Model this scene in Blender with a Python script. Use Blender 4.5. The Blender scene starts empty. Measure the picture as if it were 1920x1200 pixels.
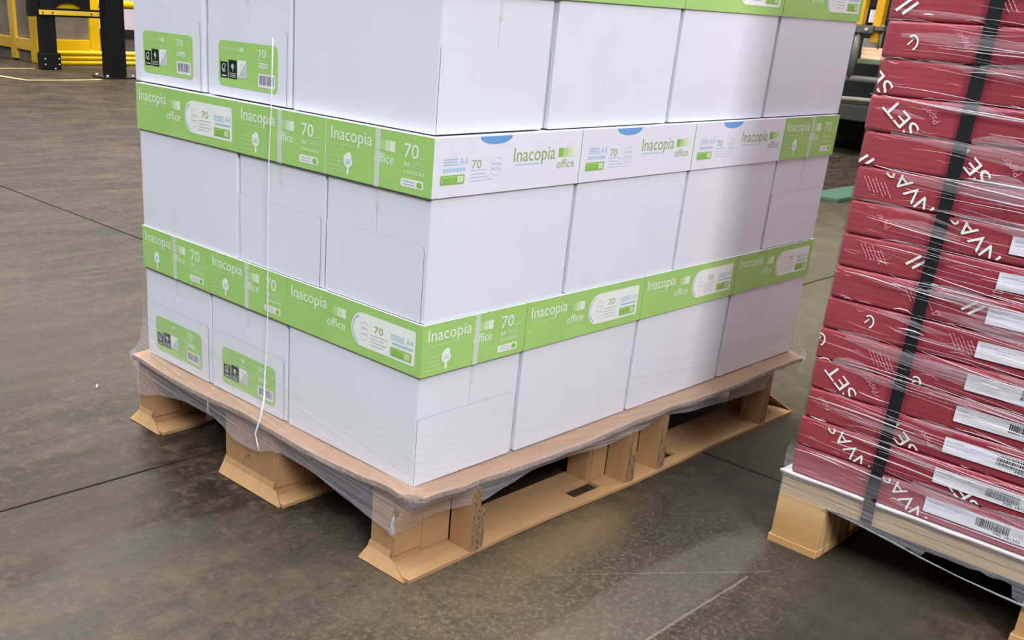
import bpy, bmesh, math, random
from mathutils import Vector, Matrix, noise as mnoise
random.seed(7)
S_ = bpy.context.scene
COL = S_.collection

# ------------------------------------------------------------------ camera
F_PX, PPX, PPY = 1928.13, -171.52, 203.44
cam_d = bpy.data.cameras.new('camera')
cam_d.sensor_fit = 'HORIZONTAL'; cam_d.sensor_width = 36.0
cam_d.lens = F_PX * 36.0 / 1920.0
cam_d.shift_x = -PPX / 1920.0
cam_d.shift_y = PPY / 1920.0
cam_d.clip_start = 0.05; cam_d.clip_end = 200
cam = bpy.data.objects.new('camera', cam_d); COL.objects.link(cam)
yaw, pit, rol = 0.780472589, -0.3932773, 0.0646995172
fw = Vector((math.cos(pit) * math.cos(yaw), math.cos(pit) * math.sin(yaw), math.sin(pit)))
r0 = Vector((math.sin(yaw), -math.cos(yaw), 0)); u0 = r0.cross(fw)
rt = r0 * math.cos(rol) + u0 * math.sin(rol); up = -r0 * math.sin(rol) + u0 * math.cos(rol)
m = Matrix((rt, up, -fw)).transposed().to_4x4()
m.translation = Vector((-0.97572241, -0.97337103, 0.81320557))
cam.matrix_world = m
S_.camera = cam

# ------------------------------------------------------------------ world, lights, exposure
w = bpy.data.worlds.new('warehouse_air'); S_.world = w; w.use_nodes = True
bg = w.node_tree.nodes['Background']; bg.inputs[0].default_value = (0.86, 0.90, 1.0, 1); bg.inputs[1].default_value = 0.065

def area(name, loc, target, sx, sy, power, col=(1, 1, 1)):
    l = bpy.data.lights.new(name, 'AREA'); l.shape = 'RECTANGLE'; l.size = sx; l.size_y = sy
    l.energy = power; l.color = col
    o = bpy.data.objects.new(name, l); COL.objects.link(o); o.location = loc
    d = Vector(target) - Vector(loc); o.rotation_euler = d.to_track_quat('-Z', 'Y').to_euler()
    return o
area('skylight_roof', (-0.8, 0.2, 6.8), (-0.8, 0.2, 0), 11.0, 11.0, 1580, (0.93, 0.97, 1.0))
area('skylight_strip', (1.6, 1.0, 6.6), (1.6, 1.0, 0), 6.0, 1.6, 420, (1.0, 0.97, 0.92))
area('high_window', (-3.2, -5.7, 5.6), (0.3, 0, 0.5), 1.7, 1.4, 520, (0.98, 0.98, 1.0))
area('far_floor_fill', (3.9, 8.6, 6.0), (3.6, 8.4, 0), 4.0, 3.0, 1150, (1.0, 0.95, 0.88))  # added fill light that brightens the far floor
S_.view_settings.view_transform = 'Standard'; S_.view_settings.look = 'None'
S_.view_settings.gamma = 1.0; S_.view_settings.use_curve_mapping = False
S_.view_settings.exposure = -0.02

# ------------------------------------------------------------------ materials
def s2l(c):
    return tuple(((v / 255.0) / 12.92 if v <= 10.3 else (((v / 255.0) + 0.055) / 1.055) ** 2.4) for v in c) + (1.0,)

class N:
    def __init__(s, name):
        s.m = bpy.data.materials.new(name); s.m.use_nodes = True; s.t = s.m.node_tree
        s.b = s.t.nodes['Principled BSDF']; s.out = s.t.nodes['Material Output']
    def n(s, typ, **k):
        nd = s.t.nodes.new(typ)
        for a, v in k.items():
            if a[0] == 'i' and a[1:].isdigit(): nd.inputs[int(a[1:])].default_value = v
            else: setattr(nd, a, v)
        return nd
    def l(s, a, b): s.t.links.new(a, b)
    def coord(s, scale=(1, 1, 1), rot=(0, 0, 0), loc=(0, 0, 0), kind='Object'):
        tc = s.n('ShaderNodeTexCoord'); mp = s.n('ShaderNodeMapping')
        mp.inputs['Scale'].default_value = scale; mp.inputs['Rotation'].default_value = rot; mp.inputs['Location'].default_value = loc
        s.l(tc.outputs[kind], mp.inputs[0]); return mp.outputs[0]
    def noise(s, vec, scale, detail=4, rough=0.55):
        nd = s.n('ShaderNodeTexNoise'); nd.inputs['Scale'].default_value = scale
        nd.inputs['Detail'].default_value = detail; nd.inputs['Roughness'].default_value = rough
        s.l(vec, nd.inputs['Vector']); return nd.outputs['Fac']
    def ramp(s, fac, stops, interp='LINEAR'):
        nd = s.n('ShaderNodeValToRGB'); cr = nd.color_ramp; cr.interpolation = interp
        while len(cr.elements) < len(stops): cr.elements.new(0.5)
        for e, (p, c) in zip(cr.elements, stops):
            e.position = p; e.color = c if len(c) == 4 else tuple(c) + (1,)
        s.l(fac, nd.inputs[0]); return nd.outputs[0]
    def mix(s, fac, a, b, blend='MIX'):
        nd = s.n('ShaderNodeMix', data_type='RGBA', blend_type=blend)
        for idx, v in ((0, fac), (6, a), (7, b)):
            if hasattr(v, 'links'): s.l(v, nd.inputs[idx])
            else: nd.inputs[idx].default_value = v
        return nd.outputs[2]
    def math(s, op, a, b=0.0, clamp=False):
        nd = s.n('ShaderNodeMath', operation=op, use_clamp=clamp)
        for idx, v in ((0, a), (1, b)):
            if hasattr(v, 'links'): s.l(v, nd.inputs[idx])
            else: nd.inputs[idx].default_value = v
        return nd.outputs[0]
    def bump(s, h, strength=0.2, dist=0.002, to=None):
        nd = s.n('ShaderNodeBump'); nd.inputs['Strength'].default_value = strength; nd.inputs['Distance'].default_value = dist
        s.l(h, nd.inputs['Height']); s.l(nd.outputs[0], (to or s.b).inputs['Normal']); return nd.outputs[0]
    def sep(s, vec):
        nd = s.n('ShaderNodeSeparateXYZ'); s.l(vec, nd.inputs[0]); return nd.outputs

def card(name, rgb, rough=0.6, amt=0.04, scale=25, spec=0.3, bump=0.05):
    k = N(name); v = k.coord()
    f = k.noise(v, scale, 5)
    c = s2l(rgb); lo = tuple(x * (1 - amt * 2) for x in c[:3]) + (1,); hi = tuple(min(1, x * (1 + amt)) for x in c[:3]) + (1,)
    k.l(k.ramp(f, [(0.3, lo), (0.7, hi)]), k.b.inputs['Base Color'])
    k.b.inputs['Roughness'].default_value = rough; k.b.inputs['Specular IOR Level'].default_value = spec
    if bump: k.bump(k.noise(v, scale * 12, 2), bump, 0.001)
    return k.m

M = {}
M['carton'] = card('carton_board', (226, 229, 238), 0.5, 0.015, 9, 0.3, 0.03)
M['board_edge'] = card('raw_board_edge', (92, 92, 102), 0.8, 0.06, 60, 0.1, 0)
M['lid_green'] = card('lid_green_print', (166, 211, 120), 0.42, 0.03, 12, 0.35, 0.02)
M['lid_white'] = card('lid_white_print', (232, 233, 243), 0.4, 0.015, 12, 0.35, 0.02)
M['ink_white'] = card('ink_white', (238, 243, 238), 0.45, 0.01, 40, 0.3, 0)
M['ink_pale'] = card('ink_pale_green', (196, 224, 168), 0.45, 0.01, 40, 0.3, 0)
M['ink_bar1'] = card('ink_bar_faint', (161, 209, 112), 0.45, 0.01, 40, 0.3, 0)
M['ink_bar2'] = card('ink_bar_mid', (183, 219, 146), 0.45, 0.01, 40, 0.3, 0)
M['ink_bar3'] = card('ink_bar_light', (209, 231, 190), 0.45, 0.01, 40, 0.3, 0)
M['ink_bar4'] = card('ink_bar_bright', (228, 240, 220), 0.45, 0.01, 40, 0.3, 0)
M['ink_green'] = card('ink_green', (143, 196, 90), 0.45, 0.02, 40, 0.3, 0)
M['ink_olive'] = card('ink_olive', (150, 176, 112), 0.45, 0.02, 40, 0.3, 0)
M['ink_blue'] = card('ink_blue', (112, 168, 222), 0.4, 0.03, 40, 0.35, 0)
M['ink_sky'] = card('ink_sky', (168, 204, 228), 0.45, 0.02, 40, 0.3, 0)
M['ink_grey'] = card('ink_grey', (190, 196, 208), 0.45, 0.02, 40, 0.3, 0)
M['ink_black'] = card('ink_black', (38, 44, 50), 0.45, 0.05, 40, 0.3, 0)
M['ink_silver'] = card('ink_silver', (205, 214, 214), 0.4, 0.05, 60, 0.4, 0)
M['label_white'] = card('label_paper', (232, 230, 240), 0.45, 0.015, 30, 0.35, 0)
M['wrapper'] = None
M['tape'] = None

def kraft(name, rgb, stripes=True):
    k = N(name); v = k.coord()
    f = k.noise(k.coord((1, 6, 1)), 9, 6, 0.6); g = k.noise(v, 3.2, 3)
    c = s2l(rgb)
    a = k.ramp(f, [(0.25, tuple(x * 0.84 for x in c[:3]) + (1,)), (0.75, tuple(min(1, x * 1.1) for x in c[:3]) + (1,))])
    k.l(k.mix(k.math('MULTIPLY', g, 0.25), a, tuple(x * 0.7 for x in c[:3]) + (1,)), k.b.inputs['Base Color'])
    k.b.inputs['Roughness'].default_value = 0.72; k.b.inputs['Specular IOR Level'].default_value = 0.2
    wv = k.n('ShaderNodeTexWave', wave_type='BANDS', bands_direction='X'); wv.inputs['Scale'].default_value = 60; wv.inputs['Distortion'].default_value = 0.6
    k.l(v, wv.inputs[0]); k.bump(wv.outputs['Fac'], 0.08, 0.0008)
    return k.m
M['kraft'] = kraft('kraft_board', (178, 140, 100))
M['kraft_deck'] = kraft('kraft_deck_board', (160, 124, 92))

def flute(name):
    k = N(name)
    tc = k.n('ShaderNodeTexCoord'); sx = k.sep(tc.outputs['Object'])
    s = k.math('ADD', sx[0], sx[1])
    a = k.math('SINE', k.math('MULTIPLY', s, 1500.0)); b = k.math('SINE', k.math('MULTIPLY', sx[2], 700.0))
    h = k.math('ADD', k.math('MULTIPLY', k.math('MULTIPLY', a, b), 0.5), 0.5)
    nz = k.noise(k.coord((1, 1, 0.45)), 330, 3, 0.7)
    h2 = k.math('ADD', k.math('MULTIPLY', h, 0.22), k.math('MULTIPLY', nz, 0.85))
    k.l(k.ramp(h2, [(0.40, s2l((66, 48, 34))), (0.66, s2l((168, 134, 98)))]), k.b.inputs['Base Color'])
    k.b.inputs['Roughness'].default_value = 0.85; k.bump(h2, 0.6, 0.002)
    return k.m
M['flute'] = flute('corrugated_edge')

# clear packing tape on carton ends
k = N('clear_tape'); k.b.inputs['Base Color'].default_value = s2l((242, 246, 247)); k.b.inputs['Roughness'].default_value = 0.45
tr = k.n('ShaderNodeBsdfTransparent'); mx = k.n('ShaderNodeMixShader')
f = k.noise(k.coord((4, 4, 40)), 8, 2)
k.l(k.ramp(f, [(0.2, (0.5, 0.5, 0.5)), (0.8, (0.72, 0.72, 0.72))]), mx.inputs[0])
k.l(tr.outputs[0], mx.inputs[1]); k.l(k.b.outputs[0], mx.inputs[2]); k.l(mx.outputs[0], k.out.inputs[0])
M['tape'] = k.m

def film(name, tilt, streak_axis, base, streak_amt, haze_z, seed, fine=1.0, fade=None):
    """stretch film: mostly clear, milky where it is gathered or wrapped several times over, streaked white for wrinkle highlights"""
    k = N(name)
    k.b.inputs['Base Color'].default_value = s2l((236, 232, 240)); k.b.inputs['Roughness'].default_value = 0.16
    k.b.inputs['Specular IOR Level'].default_value = 0.6
    tc = k.n('ShaderNodeTexCoord'); sx = k.sep(tc.outputs['Object'])
    # along = run along the wrap, across = height skewed by tilt
    along = k.math('ADD', sx[0], sx[1])
    across = k.math('ADD', sx[2], k.math('MULTIPLY', k.math('SUBTRACT', sx[0], sx[1]), tilt))
    cb = k.n('ShaderNodeCombineXYZ'); k.l(k.math('MULTIPLY', along, 2.2), cb.inputs[0]); k.l(k.math('MULTIPLY', across, 70.0 * fine), cb.inputs[1]); cb.inputs[2].default_value = seed
    st = k.noise(cb.outputs[0], 1.0, 3, 0.6)
    cb2 = k.n('ShaderNodeCombineXYZ'); k.l(k.math('MULTIPLY', along, 9.0), cb2.inputs[0]); k.l(k.math('MULTIPLY', across, 190.0 * fine), cb2.inputs[1]); cb2.inputs[2].default_value = seed + 4
    st2 = k.noise(cb2.outputs[0], 1.0, 2, 0.5)
    patch = k.noise(k.coord((1.6, 1.6, 2.2), loc=(seed, 0, 0)), 2.2, 3)
    sA = k.ramp(st, [(0.56, (0, 0, 0)), (0.74, (1, 1, 1))]); sB = k.ramp(st2, [(0.62, (0, 0, 0)), (0.74, (1, 1, 1))])
    pm = k.ramp(patch, [(0.35, (0.15, 0.15, 0.15)), (0.7, (1, 1, 1))])
    streak = k.math('MULTIPLY', k.math('ADD', k.math('MULTIPLY', sA, 0.6), k.math('MULTIPLY', sB, 0.7)), pm)  # whitens gathered film, and paints in the highlights of its wrinkles
    z0, z1, amt = haze_z
    mr = k.n('ShaderNodeMapRange'); mr.inputs['From Min'].default_value = z0; mr.inputs['From Max'].default_value = z1
    mr.inputs['To Min'].default_value = amt; mr.inputs['To Max'].default_value = 0.0; k.l(sx[2], mr.inputs[0])
    fac = k.math('ADD', k.math('ADD', k.math('MULTIPLY', streak, streak_amt), base), mr.outputs[0])
    if fade:
        fd = k.n('ShaderNodeMapRange'); fd.inputs['From Min'].default_value = fade[0]; fd.inputs['From Max'].default_value = fade[1]
        fd.inputs['To Min'].default_value = 1.0; fd.inputs['To Max'].default_value = 0.0; k.l(sx[2], fd.inputs[0])
    lw = k.n('ShaderNodeLayerWeight'); lw.inputs[0].default_value = 0.25
    fac = k.math('ADD', fac, k.math('MULTIPLY', lw.outputs['Facing'], 0.06), True)
    if fade: fac = k.math('MULTIPLY', fac, fd.outputs[0])
    tr = k.n('ShaderNodeBsdfTransparent'); mx = k.n('ShaderNodeMixShader')
    k.l(fac, mx.inputs[0]); k.l(tr.outputs[0], mx.inputs[1]); k.l(k.b.outputs[0], mx.inputs[2]); k.l(mx.outputs[0], k.out.inputs[0])
    k.bump(k.math('ADD', k.math('MULTIPLY', st, 1.0), k.math('MULTIPLY', st2, 0.6)), 0.5, 0.006)
    return k.m
M['film'] = film('clear_stretch_film', 0.10, 0, 0.11, 0.42, (0.122, 0.136, 0.15), 3.0, 1.0, (0.18, 0.295))
M['film_red'] = film('wrinkled_stretch_film', 0.06, 1, 0.07, 0.5, (0.10, 0.20, 0.10), 11.0, 1.0, (0.155, 0.195))
M['film_crease'] = film('creased_stretch_film', 0.06, 1, 0.38, 0.3, (0.0, 0.1, 0.0), 14.0)
M['film_fold'] = film('folded_stretch_film', 0.06, 1, 0.62, 0.3, (0.0, 0.1, 0.0), 5.0)
M['film_sheen'] = film('sheen_stretch_film', 0.06, 1, 0.14, 0.5, (0.0, 0.1, 0.0), 8.0)

# red wrapper
k = N('red_wrapper'); v = k.coord()
f = k.noise(v, 7, 4); f2 = k.noise(k.coord((1, 1, 30)), 5, 3)
c = k.ramp(f, [(0.3, s2l((148, 54, 66))), (0.7, s2l((174, 70, 82)))])
k.l(k.mix(k.math('MULTIPLY', f2, 0.35), c, s2l((122, 42, 52))), k.b.inputs['Base Color'])
k.b.inputs['Roughness'].default_value = 0.45; k.bump(f2, 0.3, 0.003)
M['wrapper'] = k.m
M['ink_pink'] = card('ink_pink', (222, 150, 160), 0.5, 0.05, 60, 0.3, 0)

# wood
def wood(name, a, b, axis):
    k = N(name); sc = [14, 14, 14]; sc[axis] = 1.6
    v = k.coord(tuple(sc)); f = k.noise(v, 2.2, 6, 0.65)
    wv = k.n('ShaderNodeTexWave', wave_type='RINGS', rings_direction='XYZ'[axis]); wv.inputs['Scale'].default_value = 0.8; wv.inputs['Distortion'].default_value = 5; wv.inputs['Detail'].default_value = 3
    k.l(v, wv.inputs[0])
    h = k.math('ADD', k.math('MULTIPLY', f, 0.6), k.math('MULTIPLY', wv.outputs['Fac'], 0.4))
    k.l(k.ramp(h, [(0.25, s2l(a)), (0.7, s2l(b))]), k.b.inputs['Base Color'])
    k.b.inputs['Roughness'].default_value = 0.7; k.bump(h, 0.15, 0.001); return k.m
M['pine'] = wood('pine_block', (192, 146, 90), (220, 182, 130), 1)
M['pine_y'] = wood('pine_board', (160, 132, 94), (196, 168, 126), 1)
M['timber'] = wood('timber_beam', (214, 172, 134), (232, 196, 162), 1)
M['strap'] = card('black_strap', (17, 20, 24), 0.5, 0.1, 60, 0.5, 0.2)
M['sheet'] = card('white_slip_sheet', (226, 214, 216), 0.5, 0.03, 20, 0.3, 0.1)
M['black_steel'] = card('black_steel', (15, 16, 19), 0.42, 0.1, 8, 0.45, 0)
M['yellow'] = card('yellow_paint', (236, 190, 16), 0.4, 0.08, 4, 0.45, 0.02)
M['yellow_dull'] = card('dull_yellow_paint', (222, 180, 60), 0.45, 0.08, 4, 0.4, 0.02)
M['bolt'] = card('zinc_bolt', (190, 190, 188), 0.3, 0.05, 50, 0.6, 0)
M['bolt_dark'] = card('dark_bolt', (60, 44, 20), 0.5, 0.05, 50, 0.4, 0)
M['grey_panel'] = card('grey_concrete_panel', (134, 124, 114), 0.8, 0.18, 3.5, 0.2, 0.1)
M['pink_wall'] = card('pale_wall_paint', (232, 216, 226), 0.8, 0.03, 1.2, 0.2, 0)
M['dark_base'] = card('dark_base_paint', (44, 38, 38), 0.6, 0.1, 3, 0.3, 0)
M['steel_pipe'] = card('grey_pipe', (88, 88, 80), 0.45, 0.1, 20, 0.5, 0)
M['pipe_cream'] = card('cream_pipe', (128, 124, 110), 0.5, 0.06, 20, 0.4, 0)
M['machine'] = card('machine_dark_and_shade', (22, 24, 22), 0.6, 0.15, 5, 0.3, 0)
M['machine_beam'] = card('machine_grey_beam', (46, 46, 45), 0.55, 0.1, 8, 0.4, 0)
M['ochre'] = card('ochre_post_paint', (204, 152, 26), 0.45, 0.1, 8, 0.4, 0)
M['green_mat'] = card('green_mat_plastic', (72, 104, 82), 0.5, 0.08, 10, 0.4, 0)
M['olive'] = card('olive_paint', (92, 104, 78), 0.5, 0.1, 8, 0.4, 0)
M['marking'] = card('worn_yellow_marking', (226, 196, 120), 0.6, 0.15, 6, 0.3, 0)
M['joint'] = card('joint_filler', (30, 26, 22), 0.9, 0.2, 30, 0.1, 0)
M['dust'] = card('dust_chip', (170, 158, 144), 0.8, 0.1, 60, 0.2, 0)

# concrete
k = N('polished_concrete'); v = k.coord()
tc = k.n('ShaderNodeTexCoord'); sx = k.sep(tc.outputs['Object'])
big = k.noise(v, 0.8, 4, 0.6); mid = k.noise(v, 4.2, 9, 0.72); fin = k.noise(v, 30, 8, 0.75); grit = k.noise(v, 190, 3, 0.6)
brush = k.noise(k.coord((0.5, 2.6, 1), rot=(0, 0, 0.72)), 5.0, 8, 0.7)
tex = k.noise(v, 85, 7, 0.75)
base = k.ramp(k.math('ADD', k.math('ADD', k.math('MULTIPLY', big, 0.36), k.math('MULTIPLY', mid, 0.5)), k.math('MULTIPLY', tex, 0.14)), [(0.38, s2l((24, 20, 16))), (0.5, s2l((44, 37, 29))), (0.62, s2l((76, 64, 50)))])
base = k.mix(k.math('MULTIPLY', k.ramp(tex, [(0.36, (1, 1, 1)), (0.47, (0, 0, 0))]), 0.5), base, s2l((24, 21, 18)))
base = k.mix(k.math('MULTIPLY', k.ramp(tex, [(0.54, (0, 0, 0)), (0.66, (1, 1, 1))]), 0.35), base, s2l((100, 90, 74)))
base = k.mix(k.math('MULTIPLY', k.ramp(brush, [(0.45, (0, 0, 0)), (0.68, (1, 1, 1))]), 0.42), base, s2l((98, 81, 62)))
base = k.mix(k.math('MULTIPLY', k.ramp(fin, [(0.40, (1, 1, 1)), (0.49, (0, 0, 0))]), 0.6), base, s2l((26, 23, 20)))
base = k.mix(k.math('MULTIPLY', k.ramp(fin, [(0.53, (0, 0, 0)), (0.66, (1, 1, 1))]), 0.40), base, s2l((104, 93, 77)))
def blob(cx, cy, rx, ry, rot, wob, nscale, soft):
    """a stain: wobbly ellipse mask on the slab, 1 inside"""
    dx = k.math('SUBTRACT', sx[0], cx); dy = k.math('SUBTRACT', sx[1], cy)
    c_, s_ = math.cos(rot), math.sin(rot)
    a = k.math('ADD', k.math('MULTIPLY', dx, c_ / rx), k.math('MULTIPLY', dy, s_ / rx))
    b = k.math('ADD', k.math('MULTIPLY', dx, -s_ / ry), k.math('MULTIPLY', dy, c_ / ry))
    d = k.math('SQRT', k.math('ADD', k.math('MULTIPLY', a, a), k.math('MULTIPLY', b, b)))
    nz = k.noise(v, nscale, 5, 0.6)
    d = k.math('ADD', d, k.math('MULTIPLY', k.math('SUBTRACT', nz, 0.5), wob))
    mr = k.n('ShaderNodeMapRange'); mr.inputs['From Min'].default_value = 1 - soft; mr.inputs['From Max'].default_value = 1 + soft
    mr.inputs['To Min'].default_value = 1; mr.inputs['To Max'].default_value = 0; k.l(d, mr.inputs[0]); return mr.outputs[0]
def stain(bs, mask, amt, rgb, blend='MIX'):
    return k.mix(k.math('MULTIPLY', mask, amt), bs, s2l(rgb), blend)
base = stain(base, blob(-0.26, 0.16, 0.36, 0.20, -0.25, 1.0, 5, 0.10), 0.30, (90, 84, 74))       # pale worn patch
base = stain(base, blob(0.10, -0.12, 0.34, 0.16, 0.1, 1.2, 6, 0.30), 0.3, (104, 92, 72))           # sandy patch
base = stain(base, blob(0.30, -0.085, 0.18, 0.05, 0.05, 1.2, 9, 0.5), 0.5, (120, 96, 64))           # dust by the skid
base = stain(base, blob(0.70, -0.2, 0.5, 0.14, 0.1, 1.0, 4, 0.4), 0.75, (46, 43, 38))                # darker patch
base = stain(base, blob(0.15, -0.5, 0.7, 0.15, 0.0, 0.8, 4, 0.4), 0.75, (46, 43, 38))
base = stain(base, blob(-0.3, 0.5, 0.20, 0.11, 0.6, 1.0, 4, 0.35), 0.45, (58, 50, 42))
base = stain(base, blob(-0.05, 1.3, 0.35, 0.25, 0.8, 1.2, 3, 0.5), 0.45, (58, 50, 42))
base = stain(base, blob(2.4, 0.4, 1.6, 0.6, 0.5, 1.0, 2, 0.5), 0.6, (104, 98, 82))
# pitted, speckled wear in front of the cardboard pallet
pit = k.math('MULTIPLY', blob(0.0, -0.22, 0.5, 0.24, 0.0, 1.0, 4, 0.45), k.ramp(k.noise(v, 110, 8, 0.8), [(0.51, (0, 0, 0)), (0.58, (1, 1, 1))]))
base = k.mix(k.math('MULTIPLY', pit, 0.5), base, s2l((118, 108, 92)))
base = k.mix(k.math('MULTIPLY', k.ramp(grit, [(0.66, (0, 0, 0)), (0.72, (1, 1, 1))]), 0.25), base, s2l((146, 136, 120)))
# hairline cracks and scuffs
cr = k.math('ABSOLUTE', k.math('SUBTRACT', k.noise(v, 5.5, 6, 0.6), 0.5))
cm = k.math('MULTIPLY', k.ramp(cr, [(0.0, (1, 1, 1)), (0.006, (0, 0, 0))]), k.ramp(k.noise(k.coord(loc=(7, 3, 0)), 3.0, 3), [(0.52, (0, 0, 0)), (0.6, (1, 1, 1))]))
base = k.mix(k.math('MULTIPLY', cm, 0.55), base, s2l((22, 19, 16)))
# pale swept lane along x between y=-.34 and y=-.22
lane = k.math('MULTIPLY', blob(0.22, -0.285, 0.36, 0.058, 0.02, 0.35, 9, 0.12), 0.34)
base = k.mix(lane, base, s2l((98, 94, 86)))
# scratch lines
def line(coord_out, at, width, lo, hi, other, nz_s=20):
    nz = k.noise(v, nz_s, 3)
    d = k.math('ABSOLUTE', k.math('ADD', k.math('SUBTRACT', coord_out, at), k.math('MULTIPLY', k.math('SUBTRACT', nz, 0.5), width * 1.5)))
    mr = k.n('ShaderNodeMapRange'); mr.inputs['From Min'].default_value = width * 0.4; mr.inputs['From Max'].default_value = width
    mr.inputs['To Min'].default_value = 1; mr.inputs['To Max'].default_value = 0; k.l(d, mr.inputs[0])
    a = k.math('GREATER_THAN', other, lo); b = k.math('LESS_THAN', other, hi)
    return k.math('MULTIPLY', mr.outputs[0], k.math('MULTIPLY', a, b))
base = k.mix(k.math('MULTIPLY', line(sx[1], -0.344, 0.0028, -0.1, 0.42, sx[0]), 0.28), base, s2l((150, 144, 130)))
dg_ = k.math('ADD', sx[0], k.math('MULTIPLY', sx[1], 1.35))
base = k.mix(k.math('MULTIPLY', line(dg_, -0.02, 0.0022, -0.36, -0.14, sx[1]), 0.25), base, s2l((150, 144, 130)))
# dirt that gathers along the saw cuts
base = k.mix(k.math('MULTIPLY', line(sx[0], 0.803, 0.010, -20, 20, sx[1]), 0.45), base, s2l((36, 30, 25)))
base = k.mix(k.math('MULTIPLY', line(sx[1], 0.557, 0.010, -20, 20, sx[0]), 0.45), base, s2l((52, 44, 36)))
k.l(base, k.b.inputs['Base Color'])
k.l(k.ramp(k.math('ADD', k.math('MULTIPLY', mid, 0.6), k.math('MULTIPLY', fin, 0.4)), [(0.3, (0.42, 0.42, 0.42)), (0.7, (0.68, 0.68, 0.68))]), k.b.inputs['Roughness'])
k.b.inputs['Specular IOR Level'].default_value = 0.13
k.bump(k.math('ADD', k.math('MULTIPLY', fin, 0.6), k.math('MULTIPLY', grit, 0.4)), 0.16, 0.0015)
M['concrete'] = k.m

# ------------------------------------------------------------------ mesh helpers
def add_obj(name, data, parent=None, **props):
    o = bpy.data.objects.new(name, data); COL.objects.link(o)
    if parent: o.parent = parent
    for a, b in props.items(): o[a] = b
    return o
def empty(name, loc, rz=0.0, **props):
    o = add_obj(name, None, None, **props); o.empty_display_size = 0.05
    o.location = loc; o.rotation_euler = (0, 0, rz); return o
def mesh(name, verts, faces, mats, idx=None, smooth=False):
    me = bpy.data.meshes.new(name); me.from_pydata([tuple(v) for v in verts], [], faces)
    for q in (mats if isinstance(mats, (list, tuple)) else [mats]): me.materials.append(q)
    if idx: me.polygons.foreach_set('material_index', idx)
    if smooth: me.polygons.foreach_set('use_smooth', [True] * len(me.polygons))
    me.update(); return me
def from_bm(name, bm, mats, smooth=False):
    me = bpy.data.meshes.new(name); bm.normal_update(); bm.to_mesh(me); bm.free()
    for q in (mats if isinstance(mats, (list, tuple)) else [mats]): me.materials.append(q)
    if smooth: me.polygons.foreach_set('use_smooth', [True] * len(me.polygons))
    return me
def bm_box(bm, x0, x1, y0, y1, z0, z1, mat=0):
    vs = [bm.verts.new(p) for p in ((x0, y0, z0), (x1, y0, z0), (x1, y1, z0), (x0, y1, z0), (x0, y0, z1), (x1, y0, z1), (x1, y1, z1), (x0, y1, z1))]
    fs = []
    for q in ((3, 2, 1, 0), (4, 5, 6, 7), (0, 1, 5, 4), (1, 2, 6, 5), (2, 3, 7, 6), (3, 0, 4, 7)):
        f = bm.faces.new([vs[i] for i in q]); f.material_index = mat; fs.append(f)
    return fs
def box_mesh(name, x0, x1, y0, y1, z0, z1, mats, bev=0.0, seg=2):
    bm = bmesh.new(); bm_box(bm, x0, x1, y0, y1, z0, z1)
    if bev: bmesh.ops.bevel(bm, geom=list(bm.edges), offset=bev, segments=seg, affect='EDGES', profile=0.7)
    return from_bm(name, bm, mats)
def box(name, b, mats, parent=None, bev=0.0, **props):
    return add_obj(name, box_mesh(name, *b, mats, bev), parent, **props)
def tube_bm(bm, pts, rad, n=10, mat=0):
    pts = [Vector(p) for p in pts]; rings = []
    for i, p in enumerate(pts):
        d = (pts[min(i + 1, len(pts) - 1)] - pts[max(i - 1, 0)]).normalized()
        a = d.orthogonal().normalized() if i == 0 else (prev - d * prev.dot(d)).normalized()
        prev = a; b = d.cross(a)
        r = rad[i] if isinstance(rad, (list, tuple)) else rad
        rings.append([bm.verts.new(p + (a * math.cos(2 * math.pi * j / n) + b * math.sin(2 * math.pi * j / n)) * r) for j in range(n)])
    for i in range(len(rings) - 1):
        for j in range(n):
            f = bm.faces.new((rings[i][j], rings[i][(j + 1) % n], rings[i + 1][(j + 1) % n], rings[i + 1][j])); f.smooth = True; f.material_index = mat
    for e, flip in ((rings[0], True), (rings[-1], False)):
        bm.faces.new(list(reversed(e)) if flip else e)
def tube(name, pts, rad, mat, parent=None, n=12, **props):
    bm = bmesh.new(); tube_bm(bm, pts, rad, n); return add_obj(name, from_bm(name, bm, mat), parent, **props)

# ---- flat print: polygons laid on a face, in face metres (u right, v up)
_txt = {}
def text_tris(s):
    if s not in _txt:
        cu = bpy.data.curves.new('t', 'FONT'); cu.body = s; cu.size = 1.0; cu.resolution_u = 3
        o = bpy.data.objects.new('t', cu); COL.objects.link(o)
        dg = bpy.context.evaluated_depsgraph_get(); dg.update()
        me = o.evaluated_get(dg).to_mesh(); me.calc_loop_triangles()
        vs = [(v.co.x, v.co.y) for v in me.vertices]
        tr = [tuple(vs[i] for i in t.vertices) for t in me.loop_triangles]
        o.evaluated_get(dg).to_mesh_clear(); bpy.data.objects.remove(o); bpy.data.curves.remove(cu)
        _txt[s] = tr
    return _txt[s]
CAP = None
def clip(poly, u0, v0, u1, v1):
    for ax, lim, sg in ((0, u0, 1), (0, u1, -1), (1, v0, 1), (1, v1, -1)):
        out = []
        for i in range(len(poly)):
            a, b = poly[i - 1], poly[i]; da, db = (a[ax] - lim) * sg, (b[ax] - lim) * sg
            if (da >= 0) != (db >= 0):
                t = da / (da - db); out.append((a[0] + (b[0] - a[0]) * t, a[1] + (b[1] - a[1]) * t))
            if db >= 0: out.append(b)
        poly = out
        if len(poly) < 3: return None
    return poly
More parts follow.
